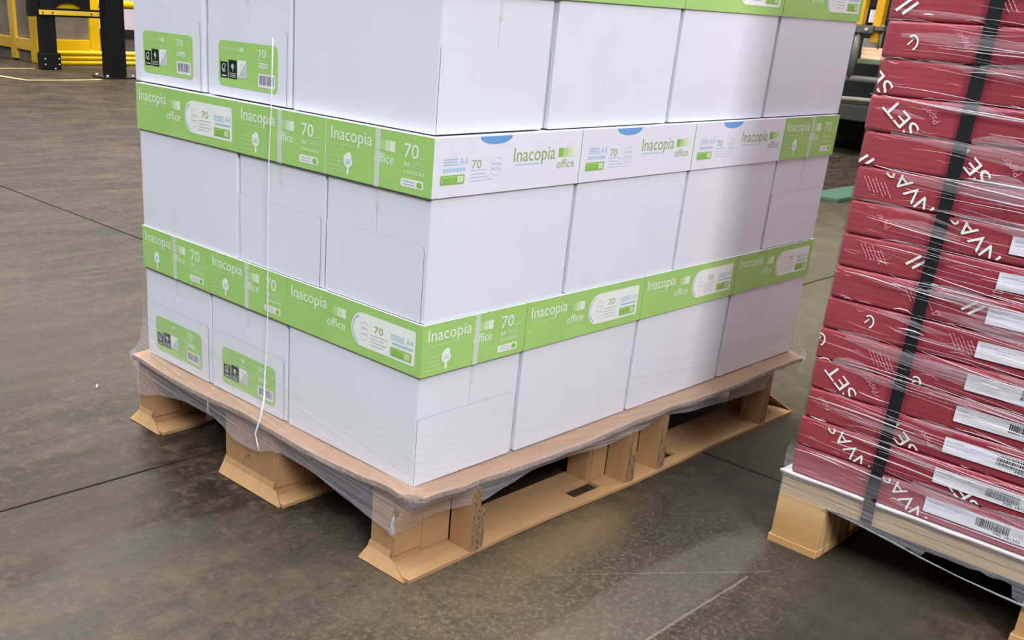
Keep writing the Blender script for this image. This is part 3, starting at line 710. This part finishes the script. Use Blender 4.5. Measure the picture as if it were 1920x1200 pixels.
# ------------------------------------------------------------------ stretch film round the cartons
def interp(tab, x):
    if x <= tab[0][0]: return tab[0][1]
    for (a, va), (b, vb) in zip(tab, tab[1:]):
        if x <= b:
            t = (x - a) / (b - a); t = t * t * (3 - 2 * t) * .5 + t * .5; return va + (vb - va) * t
    return tab[-1][1]
LOW_L = [(-.03, .062), (0, .061), (.062, .072), (.127, .083), (.222, .098), (.294, .100), (.325, .094), (.362, .079), (.40, .076), (.434, .075), (.475, .092), (.5, .099), (.59, .098), (.685, .083), (.735, .064), (.763, .060), (.80, .060)]
LOW_R = [(-.03, .062), (0, .064), (.03, .078), (.07, .087), (.131, .090), (.193, .101), (.257, .112), (.342, .111), (.449, .103), (.562, .107), (.629, .119), (.744, .104), (.953, .091), (1.067, .089), (1.2, .086)]
TOPZ = 0.300
def film_mesh():
    X1, Y1 = 3 * LL + SS + .0005, LL + 2 * SS + .0005
    per = []   # (side, t) round the stack
    def run(side, a, b, n):
        for i in range(n): per.append((side, a + (b - a) * i / n))
    run('L', Y1, 0, 90); run('R', 0, X1, 120); run('E', 0, Y1, 20); run('B', X1, 0, 24)
    prof = [('low', 0), ('low', .25), ('low', .5), ('low', .75), ('edge', 0), ('edge', 1)] + [('up', i) for i in range(16)]
    vs, fs = [], []
    for side, t in per:
        e = min(t, {'L': Y1, 'R': X1, 'E': Y1, 'B': X1}[side] - t)
        rnd = 0.004 * max(0, 1 - e / 0.012) ** 2           # softened corners
        for kind, q in prof:
            dk = 0.0265
            if side == 'L': px, py = None, t
            # deck edge sag
            if side == 'L': sag = deck_dz(DX0, max(DY0, t))
            elif side == 'R': sag = deck_dz(max(DX0, t), DY0)
            else: sag = -.006
            ext = dk                                          # stretch positions so that the skirt reaches the deck corners
            if kind == 'low':
                zl = interp(LOW_L, t) if side == 'L' else interp(LOW_R, t) if side == 'R' else .09
                if e < 0.05 and side in 'LR' and t < .05: zl = .062 + (zl - .062) * (t / .05)
                zt = Z0 + sag - DT - .002
                z = zl + (zt - zl) * q
                off = dk - .002 - (1 - q) * .003
                if side == 'R' and t < .135: off = off * (q) + (1 - q) * (-.024 + (.047) * max(0, (t + .012) / .147) ** 1.0)
                if side == 'L': ext = (dk - .012) if t > Y1 / 2 else dk
                if side == 'L' and t < .02: ext = dk - (1 - q) * .05
                if side == 'R' and t > X1 / 2: ext = dk - .024
                if side in 'EB': off = .004; ext = .003
                if side == 'R' and t < .02: ext = dk - (1 - q) * .010
            elif kind == 'edge':
                z = Z0 + sag - DT + q * (DT + .0008); off = dk + .0008
            else:
                h = q / 15.0; z = Z0 + .001 + (TOPZ - Z0 - .001) * h ** 1.5
                off = .0062 + (dk - .0062) * math.exp(-((z - Z0) / .021)) * 1.0
                z += min(0, sag) * math.exp(-((z - Z0) / .02))
                if side == 'R': off += .0028 * math.exp(-((z - .24) / .06) ** 2) * (0.5 + .5 * mnoise.noise((t * 5, z * 9, 2)))
                ext = off
                amp = .0011
                off += amp * mnoise.noise((t * 11, z * 60 + t * 8, 7.3 if side == 'L' else 1.1)) * min(1, e / .03)
            X1e, Y1e = X1, Y1
            full = {'L': Y1, 'R': X1, 'E': Y1, 'B': X1}[side]
            tt = -ext + (full + 2 * ext) * (t / full)
            if e > .06: tt = t
            else:
                w_ = e / .06
                tt = t * w_ + tt * (1 - w_) if True else t
            off -= rnd
            if side == 'L': p = (-off, tt, z)
            elif side == 'R': p = (tt, -off, z)
            elif side == 'E': p = (X1 + off, tt, z)
            else: p = (tt, Y1 + off, z)
            vs.append(p)
    m_ = len(prof); n = len(per)
    for i in range(n):
        a, b = i * m_, ((i + 1) % n) * m_
        for j in range(m_ - 1): fs.append((a + j, b + j, b + j + 1, a + j + 1))
    return mesh('wrap', vs, fs, M['film'], smooth=True)
wrap = empty('stretch_film', (0, 0, 0), label='clear stretch film wrapped round the white cartons, its skirt sagging over the cardboard pallet edge', category='plastic film')
add_obj('wrap', film_mesh(), wrap)
M['film_rope'] = card('twisted_film', (232, 232, 240), 0.3, 0.03, 80, 0.5, 0.2)
tail = [(-.0085, .342, .751), (-.0085, .345, .653), (-.0085, .351, .573), (-.0085, .353, .448), (-.0085, .353, .296), (-.0105, .358, .215), (-.016, .352, .178), (-.0285, .345, .150), (-.0305, .357, .118), (-.0300, .352, .100), (-.0300, .347, .088)]
tube('film_tail', tail, [.0010] * 5 + [.0014, .0020, .0018, .0016, .0015, .0008], M['tape'], wrap, 7)

# ------------------------------------------------------------------ wooden pallet with red paper packs
RX, RY = 0.5635, -0.303
wp = empty('wooden_pallet', (0, 0, 0), label='pale pine pallet with block feet under the red paper packs', category='pallet')
PW, PD = 0.86, 1.0
BLK = [(-0.303, -0.386), (-0.69, -0.776), (-1.080, -1.163)]
for a, b in BLK:
    box('bottom_board', (RX - .002, RX + PD, b - .001, a + .003, 0.0, .0135), M['pine'], wp, .0012)
    for xa in (RX, RX + .44, RX + PD - .12):
        box('block', (xa, xa + .12, b, a, .0138, .0925), M['pine'], wp, .0015)
for xa in (RX, RX + .44, RX + PD - .12):
    box('stringer_board', (xa + .0005, xa + .118, BLK[2][1], BLK[0][0], .0928, .1095), M['pine_y'], wp, .0012)
for i in range(8):
    w_ = .098; xa = RX - .0005 + i * (PD - w_) / 7.0
    box('deck_board', (xa, xa + w_, BLK[2][1] + .0005, BLK[0][0] - .0005, .1098, .1278), M['pine_y'], wp, .0012)
# white slip sheet with a curled front edge
vs, fs = [], []
ys = [RY + .004 - i * (PW + .006) / 40 for i in range(41)]
for y in ys:
    wv = .0016 * mnoise.noise((y * 22, 0, 0))
    for x, z in ((RX - .0045, .1290 + wv), (RX - .0055, .1345 + wv), (RX + .004, .1318), (RX + .06, .1312), (RX + .97, .1312)): vs.append((x, y, z))
for i in range(40):
    for j in range(4): fs.append((i * 5 + j, (i + 1) * 5 + j, (i + 1) * 5 + j + 1, i * 5 + j + 1))
sh = add_obj('slip_sheet', mesh('slip_sheet', vs, fs, M['sheet'], smooth=True), None, label='white slip sheet between the wooden pallet and the red packs', category='sheet')
md = sh.modifiers.new('thick', 'SOLIDIFY'); md.thickness = 0.0022; md.offset = 0

ROT = math.radians(141)
PZ, PH, NP = 0.1345, 0.04955, 22  # packs above the view are unseen, added for their shade
PKW, PKD = 0.80, 0.92
LABY = {0: .527, 1: .529, 2: .531, 3: .534, 4: .537, 5: .5385, 6: .540, 7: .541, 8: .545}
FR = {  # pack index: list of (kind, y, z above pack base) on the front face
 0: [('NVAS', -.497, .024)], 1: [('NVAS', -.398, .023), ('SET', -.572, .012)], 2: [('SET', -.470, .015), ('small', -.345, .03), ('Paper', -.505, .026)],
 3: [('SET', -.362, .022), ('Paper', -.408, .030), ('lines', -.60, .026)], 4: [('logo', -.316, .03), ('lines', -.40, .02), ('logo', -.470, .004)], 5: [('logo', -.383, .026), ('lines', -.505, .026), ('tri', -.62, .010)],
 6: [('lines', -.43, .026), ('bars', -.515, .034), ('tri', -.475, .010)], 7: [('lines', -.352, .025), ('bars', -.425, .030), ('tri', -.545, .01)], 8: [('NVAS', -.498, .027), ('small', -.37, .026)],
 9: [('NVAS', -.397, .026), ('lines', -.335, .022), ('Paper', -.448, .028)], 10: [('SET', -.470, .022), ('bars', -.318, .008), ('Paper', -.52, .026)], 11: [('SET', -.362, .022), ('Paper', -.402, .030)],
 12: [('SET', -.312, .024), ('logo', -.447, .020), ('NVAS', -.585, .02)], 13: [('logo', -.354, .022), ('small', -.42, .03)], 14: [('lines', -.44, .028), ('bars', -.33, .02)], 15: [('SET', -.40, .02)]}
NTH = ['lowest', 'second', 'third', 'fourth', 'fifth', 'sixth', 'seventh', 'eighth', 'ninth', 'tenth', 'eleventh', 'twelfth', 'thirteenth', 'fourteenth', 'fifteenth', 'unseen added sixteenth', 'unseen added seventeenth', 'unseen added eighteenth', 'unseen added nineteenth', 'unseen added twentieth', 'unseen added twenty-first', 'twenty-second']
def pack_mesh(sd):
    """wrapped ream: soft-edged slab with slightly bulging, creased faces"""
    bm = bmesh.new(); bm_box(bm, 0, PKD, -PKW, 0, 0, PH - .0006)
    bmesh.ops.subdivide_edges(bm, edges=[e for e in bm.edges if abs(e.verts[0].co.y - e.verts[1].co.y) > .1], cuts=24)
    bmesh.ops.bevel(bm, geom=[e for e in bm.edges if e.calc_face_angle(0) > 1], offset=.0055, segments=3, affect='EDGES', profile=.6)
    for v in bm.verts:
        n_ = mnoise.noise((v.co.y * 14 + sd * 9, v.co.z * 40, sd)); v.co.x += .0007 * n_
        if .006 < v.co.z < PH - .007: v.co.x -= .0004
        v.co.z += .0006 * mnoise.noise((v.co.y * 9, sd * 3.1, v.co.x * 4)) * (1 if .004 < v.co.z < PH - .005 else .2)
    return from_bm('wrapper', bm, M['wrapper'], True)
rp = random.Random(12)
def barcode(u, v, wd, ht, sd, parent):
    r_ = random.Random(sd); x = u; p = Print()
    while x < u + wd:
        w_ = r_.choice((.0006, .0010, .0015)); p.rect(x, v, x + w_, v + ht, 'ink_black', 0, 3); x += w_ + r_.choice((.0007, .0012))
    p.build('barcode', (-.0022, 0, 0), (0, -1, 0), (0, 0, 1), (-1, 0, 0), parent)
for i in range(NP):
    oy, ox = rp.uniform(-.003, .002), rp.uniform(-.0012, .0014)
    pk = empty('paper_pack', (RX + ox + .0005, -.3125 + oy, PZ + i * PH), 0.0,
               label=('red wrapped paper pack, ' + NTH[i] + (' from the bottom of the stack' if i else ' of the stack, on the slip sheet')) if i < NP - 1 else 'unseen added topmost red wrapped paper pack of the stack', category='paper pack', group='red paper packs stacked on the wooden pallet')
    add_obj('wrapper', pack_mesh(i), pk)
    y_left = -.3125 + oy
    U = lambda y: y_left - y
    for kind, y, z in FR.get(i, []):
        u = U(y); p = Print((0.002, .0035, PKW - .004, PH - .0042))
        if kind in ('NVAS', 'SET'):
            wd = .086 if kind == 'NVAS' else .060
            p.text(kind, u, z, wd, .0205, 'ink_white', 1, ROT, True)
        elif kind == 'Paper': p.text('Paper', u, z, .030, .009, 'ink_pink', 1, ROT, True, .25)
        elif kind == 'small': p.text('Paper', u, z, .026, .008, 'ink_pink', 1, ROT, True, .25)
        elif kind == 'lines':
            for q in range(6):
                a = Vector((u + q * .0062, z + .004 - q * .001)); d = Vector((math.cos(math.radians(-56)), math.sin(math.radians(-56))))
                ln = (.012, .014, .011, .016, .010, .013)[q]
                for s_ in range(4): p.seg(tuple(a - d * ln + d * ln * .5 * s_), tuple(a - d * ln + d * ln * (.5 * s_ + .42)), .0013, 'ink_pink')
        elif kind == 'bars':
            for q in range(2):
                a = Vector((u + q * .010, z - q * .004)); d = Vector((math.cos(math.radians(40)), math.sin(math.radians(40)))) * .012
                p.seg(tuple(a - d), tuple(a + d), .0038, 'ink_white')
        elif kind == 'logo':
            p.arc(u, z, .0085, .0105, -70, 130, .0024, 'ink_white', 1, 14); p.seg((u - .006, z - .003), (u + .002, z + .006), .0019, 'ink_white'); p.seg((u + .002, z + .006), (u - .0005, z + .004), .0019, 'ink_white')
        elif kind == 'tri':
            p.seg((u - .007, z), (u, z + .007), .0012, 'ink_pink'); p.seg((u, z + .007), (u + .007, z), .0012, 'ink_pink'); p.seg((u - .007, z), (u + .007, z), .0012, 'ink_pink')
        if p.p: p.build('wrapper_print', (-.0016, 0, 0), (0, -1, 0), (0, 0, 1), (-1, 0, 0), pk)
    if i in LABY:
        u = U(-LABY[i]); p = Print(); p.rect(u, .0145, u + .215, .0385, 'label_white', .0008)
        lb = p.build('label', (-.0022, 0, 0), (0, -1, 0), (0, 0, 1), (-1, 0, 0), pk, label='white barcode label on the pack side')
        p = Print(); r_ = random.Random(i)
        for q in range(9): p.rect(u + .004 + q * .0026, .0315, u + .0060 + q * .0026, .0315 + r_.uniform(.0018, .003), 'ink_grey', 0, 2)
        p.build('label_print', (-.0022, 0, 0), (0, -1, 0), (0, 0, 1), (-1, 0, 0), lb); p = Print()
        p.rect(u + .028, .0308, u + .052, .0316, 'ink_grey', 0, 2); p.rect(u + .004, .0265, u + .046, .0272, 'ink_grey', 0, 2)
        barcode(u + .074, .0215, .046, .0135, i + 2, lb)
        p.build('label_print', (-.0022, 0, 0), (0, -1, 0), (0, 0, 1), (-1, 0, 0), lb); p = Print()
        p.text('170', u + .128, .0255, .010, .0052, 'ink_grey', 2); p.build('label_print', (-.0022, 0, 0), (0, -1, 0), (0, 0, 1), (-1, 0, 0), lb); p = Print(); p.text('g/m²', u + .141, .0245, .014, .0048, 'ink_black', 2)
        p.build('label_print', (-.0022, 0, 0), (0, -1, 0), (0, 0, 1), (-1, 0, 0), lb); p = Print()
        p.text('MPL 181343', u + .100, .0163, .036, .0042, 'ink_black', 2)
        barcode(u + .168, .019, .036, .012, i + 40, lb)
        p.build('label_print', (-.0022, 0, 0), (0, -1, 0), (0, 0, 1), (-1, 0, 0), lb)
# black strapping band over packs and under the deck board
def ribbon(name, path, y0, y1, mat, th, parent=None, **props):
    vs, fs = [], []
    for x, z in path: vs += [(x, y0, z), (x, y1, z)]
    for i in range(len(path) - 1): fs.append((2 * i, 2 * i + 1, 2 * i + 3, 2 * i + 2))
    o = add_obj(name, mesh(name, vs, fs, mat), parent, **props); md = o.modifiers.new('thick', 'SOLIDIFY'); md.thickness = th; md.offset = 0; return o
zt = PZ + NP * PH
ribbon('strapping_band', [(RX + .5, zt + .0008), (RX, zt + .0008), (RX - .0048, zt - .006), (RX - .0050, .80), (RX - .0048, .55), (RX - .0048, .30), (RX - .0075, .136), (RX - .0062, .128), (RX - .0030, .108), (RX - .0028, .0975), (RX + .006, .0918), (RX + .2, .0918)], -.4425, -.4605, M['strap'], .0010,
       label='black plastic strapping band running down the front of the red packs', category='strap')

# wrinkled stretch film round the red packs
def red_film():
    y0, y1, x0, x1 = -.3045, -.3125 - PKW - .007, RX - .0085, RX + PKD + .008
    per = [(x1 - (x1 - x0) * i / 16, y0) for i in range(16)] + [(x0, y0 + (y1 - y0) * i / 160) for i in range(160)] + [(x0 + (x1 - x0) * i / 16, y1) for i in range(17)] + [(x1, y1 + (y0 - y1) * i / 16) for i in range(1, 16)]
    nz = 14; vs, fs = [], []; zt = .197
    def zlow(x, y):
        if x > x0 + .001: return .104 if y > -.5 else .1
        t = -y
        if t < .40: return .096 - .0 * t
        if t < .548: return .096 - (t - .40) / .148 * .016 + .004 * mnoise.noise((t * 60, 0, 0))
        if t < .672: return .090 + .0025 * mnoise.noise((t * 60, 3, 0))
        return .070 + .006 * mnoise.noise((t * 50, 1, 0))
    for x, y in per:
        zl = zlow(x, y)
        for j in range(nz):
            t = j / (nz - 1); z = zl + (zt + .003 - zl) * t
            fr = ((z - PZ) / PH) % 1.0; seam = -.0016 * math.exp(-((min(fr, 1 - fr)) / .13) ** 2) if PZ < z < zt else 0
            n_ = .0009 * mnoise.noise((y * 6 + x * 6, z * 55 - y * 14, 4.0)) + .0006 * mnoise.noise((y * 17, z * 130 - y * 20, 9.0))
            d = n_ - seam * -1.0
            if z < .128: d -= .001
            sx_, sy_ = (-1 if abs(x - x0) < 1e-6 else 1 if abs(x - x1) < 1e-6 else 0), (1 if abs(y - y0) < 1e-6 else -1 if abs(y - y1) < 1e-6 else 0)
            vs.append((x + sx_ * d, y + sy_ * d, z))
    n = len(per)
    for i in range(n):
        a, b = i * nz, ((i + 1) % n) * nz
        for j in range(nz - 1): fs.append((a + j, b + j, b + j + 1, a + j + 1))
    return mesh('wrap', vs, fs, M['film_red'], smooth=True)
rw = empty('stretch_film', (0, 0, 0), label='wrinkled clear stretch film wrapped tightly round the red paper packs', category='plastic film')
add_obj('wrap', red_film(), rw)
M['film_side'] = film('side_stretch_film', 0.06, 1, 0.38, 0.4, (0.0, 0.1, 0.0), 2.0)
def side_sheet(name, a, b):
    n_, nz = 40, 30; vs, fs = [], []
    for q in range(n_ + 1):
        x, y = a[0] + (b[0] - a[0]) * q / n_, a[1] + (b[1] - a[1]) * q / n_
        for j in range(nz + 1):
            z = .197 + (zt + .003 - .197) * j / nz; w_ = .0012 * mnoise.noise((x * 9 + y * 9, z * 40, 3)) * (1 if 0 < q < n_ else 0)
            vs.append((x + (w_ if a[0] == b[0] else 0), y + (w_ if a[1] == b[1] else 0), z))
    for q in range(n_):
        for j in range(nz): fs.append((q * (nz + 1) + j, (q + 1) * (nz + 1) + j, (q + 1) * (nz + 1) + j + 1, q * (nz + 1) + j + 1))
    add_obj(name, mesh(name, vs, fs, M['film_side'], smooth=True), rw)
xa_, xb_, ya_, yb_ = RX + .010, RX + PKD + .008, -.3097, -.3125 - PKW - .007
side_sheet('side_sheet', (xa_, ya_), (xb_, ya_)); side_sheet('side_sheet', (xb_, ya_), (xb_, yb_)); side_sheet('side_sheet', (xb_, yb_), (xa_, yb_))
# raised film pleats whitened for wrinkle glints, doubled bands whitened for sheen
def pleats(n_, wlo, whi, llo, lhi, ridge, name, mat, sd, xo, sl0=-.06, sls=.03, pw=2.2):
    r_ = random.Random(sd); vs, fs = [], []
    for _ in range(n_):
        z = r_.uniform(.150, .98); u = r_.uniform(0, PKW - .03); L_ = llo + (lhi - llo) * r_.random() ** pw
        wd = wlo + (whi - wlo) * r_.random() ** 2; sl = sl0 + r_.gauss(0, sls); bow = r_.uniform(-.004, .004); ns = max(3, int(L_ / .022))
        fr = ((z - PZ) / PH) % 1.0
        if r_.random() < .45: z = PZ + round((z - PZ) / PH) * PH + r_.uniform(-.007, .007)
        if u + L_ > PKW: L_ = PKW - u
        for q in range(ns + 1):
            t = q / ns; tp = max(.06, math.sin(math.pi * min(.97, max(.03, t))) ** .6); zz = z + sl * L_ * t + bow * math.sin(t * math.pi) + .0007 * mnoise.noise((u * 40 + t * 6, z * 50, 0))
            zz = min(max(zz, .148), zt - .003)
            y = -.3125 - u - L_ * t; x = RX - xo; h_ = wd * tp / 2
            vs += [(x, y, zz + h_), (x - ridge * tp, y, zz), (x, y, zz - h_)]
            if q:
                b = len(vs) - 6; fs += [(b, b + 1, b + 4, b + 3), (b + 1, b + 2, b + 5, b + 4)]
    return add_obj(name, mesh(name, vs, fs, mat, smooth=True), rw, kind='stuff')
pleats(1000, .0004, .0012, .010, .22, .0007, 'film_creases', M['film_crease'], 21, .0066)
pleats(260, .0009, .0030, .012, .26, .0012, 'film_pleats', M['film_fold'], 58, .0070)
pleats(170, .0007, .0014, .10, .42, .0010, 'film_long_pleats', M['film_fold'], 91, .0072, -.035, .014, 1.0)
pleats(170, .006, .024, .06, .42, .0012, 'film_sheen_bands', M['film_sheen'], 33, .0060)
# gathered film rope that runs along the underside of the deck front
M['film_dark'] = card('gathered_film', (120, 124, 132), 0.18, 0.2, 90, 0.7, 0.4)
pts = [(RX - .004, -.386, .094), (RX - .005, -.44, .090), (RX - .006, -.50, .083), (RX - .006, -.545, .076), (RX - .006, -.60, .070), (RX - .006, -.66, .066), (RX - .006, -.72, .064)]
tube('film_rope', pts, [.0012, .0016, .002, .0016, .0012, .0018, .0026], M['film_dark'], rw, 7)

# ------------------------------------------------------------------ background, left: guards and rails
gp = empty('steel_post', (3.9, 8.06, 0), label='black steel post with bolted square base plate, in front of the yellow tubes', category='post')
box('column', (-.083, .083, -.07, .07, .012, 1.6), M['black_steel'], gp, .008)
bp = box('base_plate', (-.16, .16, -.13, .13, 0, .012), M['black_steel'], gp, .003)
for sx_ in (-1, 1):
    for sy_ in (-1, 1): tube('bolt', [(sx_ * .125, sy_ * .1, .012), (sx_ * .125, sy_ * .1, .032)], .011, M['bolt'], bp, 8)
gg = empty('guard_gate', (3.69, 8.93, 0), label='black steel guard with panel and yellow strip, behind the front black post', category='guard')
box('column', (-.07, .07, -.05, .05, 0, 1.6), M['black_steel'], gg, .006)
sl = box('base_sleeve', (-.085, .095, -.065, .06, 0, .15), M['black_steel'], gg, .012)
for bx_, bz in ((-.065, .05), (-.065, .1), (.072, .05), (.072, .1), (.03, .012)): tube('bolt', [(bx_, -.065, bz), (bx_, -.075, bz)], .007, M['bolt'], sl, 8)
box('beam', (-.10, .66, -.06, .04, .472, .545), M['black_steel'], gg, .004)
ys_ = box('yellow_strip', (-.09, .545, -.0665, -.0605, .488, .528), M['yellow_dull'], gg, .002)
for bx_ in (-.055, .04, .43, .52): tube('bolt', [(bx_, -.0668, .508), (bx_, -.071, .508)], .008, M['bolt_dark'], ys_, 8)
box('hinge_column', (-.17, -.102, -.055, .03, .468, 1.6), M['black_steel'], gg, .004)
# panel with a half-round opening at the bottom
vs, fs = [], []
ar = [(.22 + .125 * math.cos(math.radians(a)), .5455 + .05 * math.sin(math.radians(a))) for a in range(180, -1, -15)]
out = [(-.095, .5455)] + ar + [(.44, .5455), (.44, 1.55), (-.095, 1.55)]
n = len(out)
for y in (-.03, -.015): vs += [(a, y, b) for a, b in out]
bm = bmesh.new(); vv = [bm.verts.new(v) for v in vs]
bm.faces.new(vv[:n]); bm.faces.new(list(reversed(vv[n:])))
for i in range(n): bm.faces.new((vv[(i + 1) % n], vv[i], vv[n + i], vv[n + (i + 1) % n]))
bmesh.ops.recalc_face_normals(bm, faces=bm.faces); bmesh.ops.triangulate(bm, faces=[f for f in bm.faces if len(f.verts) > 4])
add_obj('panel', from_bm('panel', bm, M['black_steel']), gg)
box('yellow_backing', (.06, .40, .0, .03, .5455, .68), M['yellow'], gg, .01)

fb = empty('barrier_panel', (3.87, 9.5, 0), label='yellow framed concrete barrier panel running back along the left edge', category='barrier')
box('concrete_panel', (.02, .06, .10, 2.5, .0, 1.5), M['grey_panel'], fb, .004)
box('rail', (-.012, .018, .165, 2.5, .115, .225), M['yellow_dull'], fb, .006)
for y in (.57, 1.35, 2.1): box('mullion', (-.014, .019, y - .06, y + .06, .02, 1.5), M['yellow_dull'], fb, .004)
box('corner_post', (-.02, .085, -.0, .16, 0, 1.5), M['yellow'], fb, .02)
fr = empty('barrier_panel', (3.96, 9.56, 0), label='yellow framed grey barrier panel behind the black guard', category='barrier')
box('concrete_panel', (.0, .50, .03, .07, .22, 1.5), M['grey_panel'], fr, .004)
box('bottom_rail', (.0, .49, -.005, .025, .10, .235), M['yellow'], fr, .006)
box('side_stile', (.492, .60, -.01, .075, .0, 1.5), M['yellow'], fr, .008)
tb = empty('tube_barrier', (3.98, 9.42, 0), label='three stacked yellow floor tubes behind the black posts', category='barrier')
for z in (.024, .070, .116): tube('tube', [(0, 0, z), (3.0, 0, z)], .0232, M['yellow'], tb, 14)
for x in (.4, 2.2): box('bracket', (x, x + .05, .0235, .06, 0, .15), M['yellow'], tb, .004)
hr = empty('handrail', (4.75, 10.9, 0), label='yellow tubular handrail in front of the pale wall', category='handrail')
tube('rail', [(-.1, 0, .9), (-.1, 0, .62), (-.085, 0, .575), (-.05, 0, .56), (3.0, 0, .56)], .045, M['yellow'], hr, 14)
tube('upright', [(2.6, 0.02, 0), (2.6, 0.02, .51)], .04, M['yellow'], hr, 12)
# worn yellow floor lines
def strip(name, pts, wd, lab):
    vs, fs = [], []
    pts = [Vector(p) for p in pts]
    for i, p in enumerate(pts):
        d = (pts[min(i + 1, len(pts) - 1)] - pts[max(0, i - 1)]).normalized(); n_ = Vector((-d.y, d.x)) * wd / 2
        vs += [(p.x + n_.x, p.y + n_.y, .0006), (p.x - n_.x, p.y - n_.y, .0006)]
    for i in range(len(pts) - 1): fs.append((2 * i, 2 * i + 1, 2 * i + 3, 2 * i + 2))
    return add_obj(name, mesh(name, vs, fs, M['marking']), None, kind='structure', label=lab)
strip('trim_1', [(2.7, 8.62), (2.93, 8.28), (2.96, 8.02), (3.0, 7.87), (3.3, 7.86), (3.68, 7.90)], .05, 'worn yellow floor line in front of the black posts')
strip('trim_2', [(2.9, 9.0), (3.25, 9.03), (3.60, 9.05)], .04, 'worn yellow floor line by the barrier foot')

# ------------------------------------------------------------------ background, right: conveyor machine
mc = empty('conveyor_machine', (6.3, 2.2, 0), label='dark conveyor machine with grey pipe frame between the two stacks', category='machine')
box('housing', (.35, 1.6, -1.6, .55, .04, 1.5), M['machine'], mc, .02)  # dark body, also standing in for the shade beneath the machine
box('lower_beam', (-.05, .35, -1.6, .45, .235, .335), M['machine_beam'], mc, .008)
tube('pipe', [(0, .42, .362), (0, -1.4, .40)], .016, M['pipe_cream'], mc, 12)
tube('pipe', [(0, .42, .50), (0, -1.4, .50)], .024, M['steel_pipe'], mc, 12)
tube('pipe', [(0, .125, .50), (0, .125, .82)], .024, M['steel_pipe'], mc, 12)
tube('pipe', [(.02, -.02, .70), (.02, -.02, .85)], .012, M['pipe_cream'], mc, 10)
cl = box('clamp', (-.035, .045, .02, .165, .792, .842), M['steel_pipe'], mc, .008)
tube('bolt', [(-.036, .06, .817), (-.05, .06, .817)], .010, M['bolt'], cl, 8)
box('clamp', (-.03, .04, -.045, .015, .812, .84), M['steel_pipe'], mc, .006)
box('shelf', (.0, .35, -1.5, .10, .60, .632), M['olive'], mc, .006)
box('guide_post', (-.01, .05, .115, .165, .842, 1.6), M['ochre'], mc, .006)
box('guide_post', (-.0, .06, -.01, .045, .738, 1.6), M['ochre'], mc, .006)
cb_ = box('switch_box', (.07, .12, .055, .125, .83, .97), M['black_steel'], mc, .006)
box('switch_face', (.064, .0695, .07, .108, .86, .94), M['label_white'], cb_, .002)
box('cover_plate', (.1, .13, .04, .13, .67, .76), M['bolt'], mc, .004)
tm = box('timber_beam', (0, .12, -1.2, .0, 0, .072), M['timber'], None, .003, label='pale square timber lying on the conveyor shelf', category='timber')
tm.location = (6.31, 2.285, .6322)
box('floor_mat', (4.20, 5.4, 1.30, 1.48, .0, .02), M['green_mat'], None, .004, label='green plastic mat on the floor beyond the two stacks', category='mat')
# splinter on the slab
o = box('wood_splinter', (-.011, .011, -.0018, .0018, 0, .0022), M['dust'], None, .0006, label='small pale splinter lying on the floor left of the cartons', category='splinter')
o.location = (0.004, 0.991, .0); o.rotation_euler = (0, 0, 1.0)
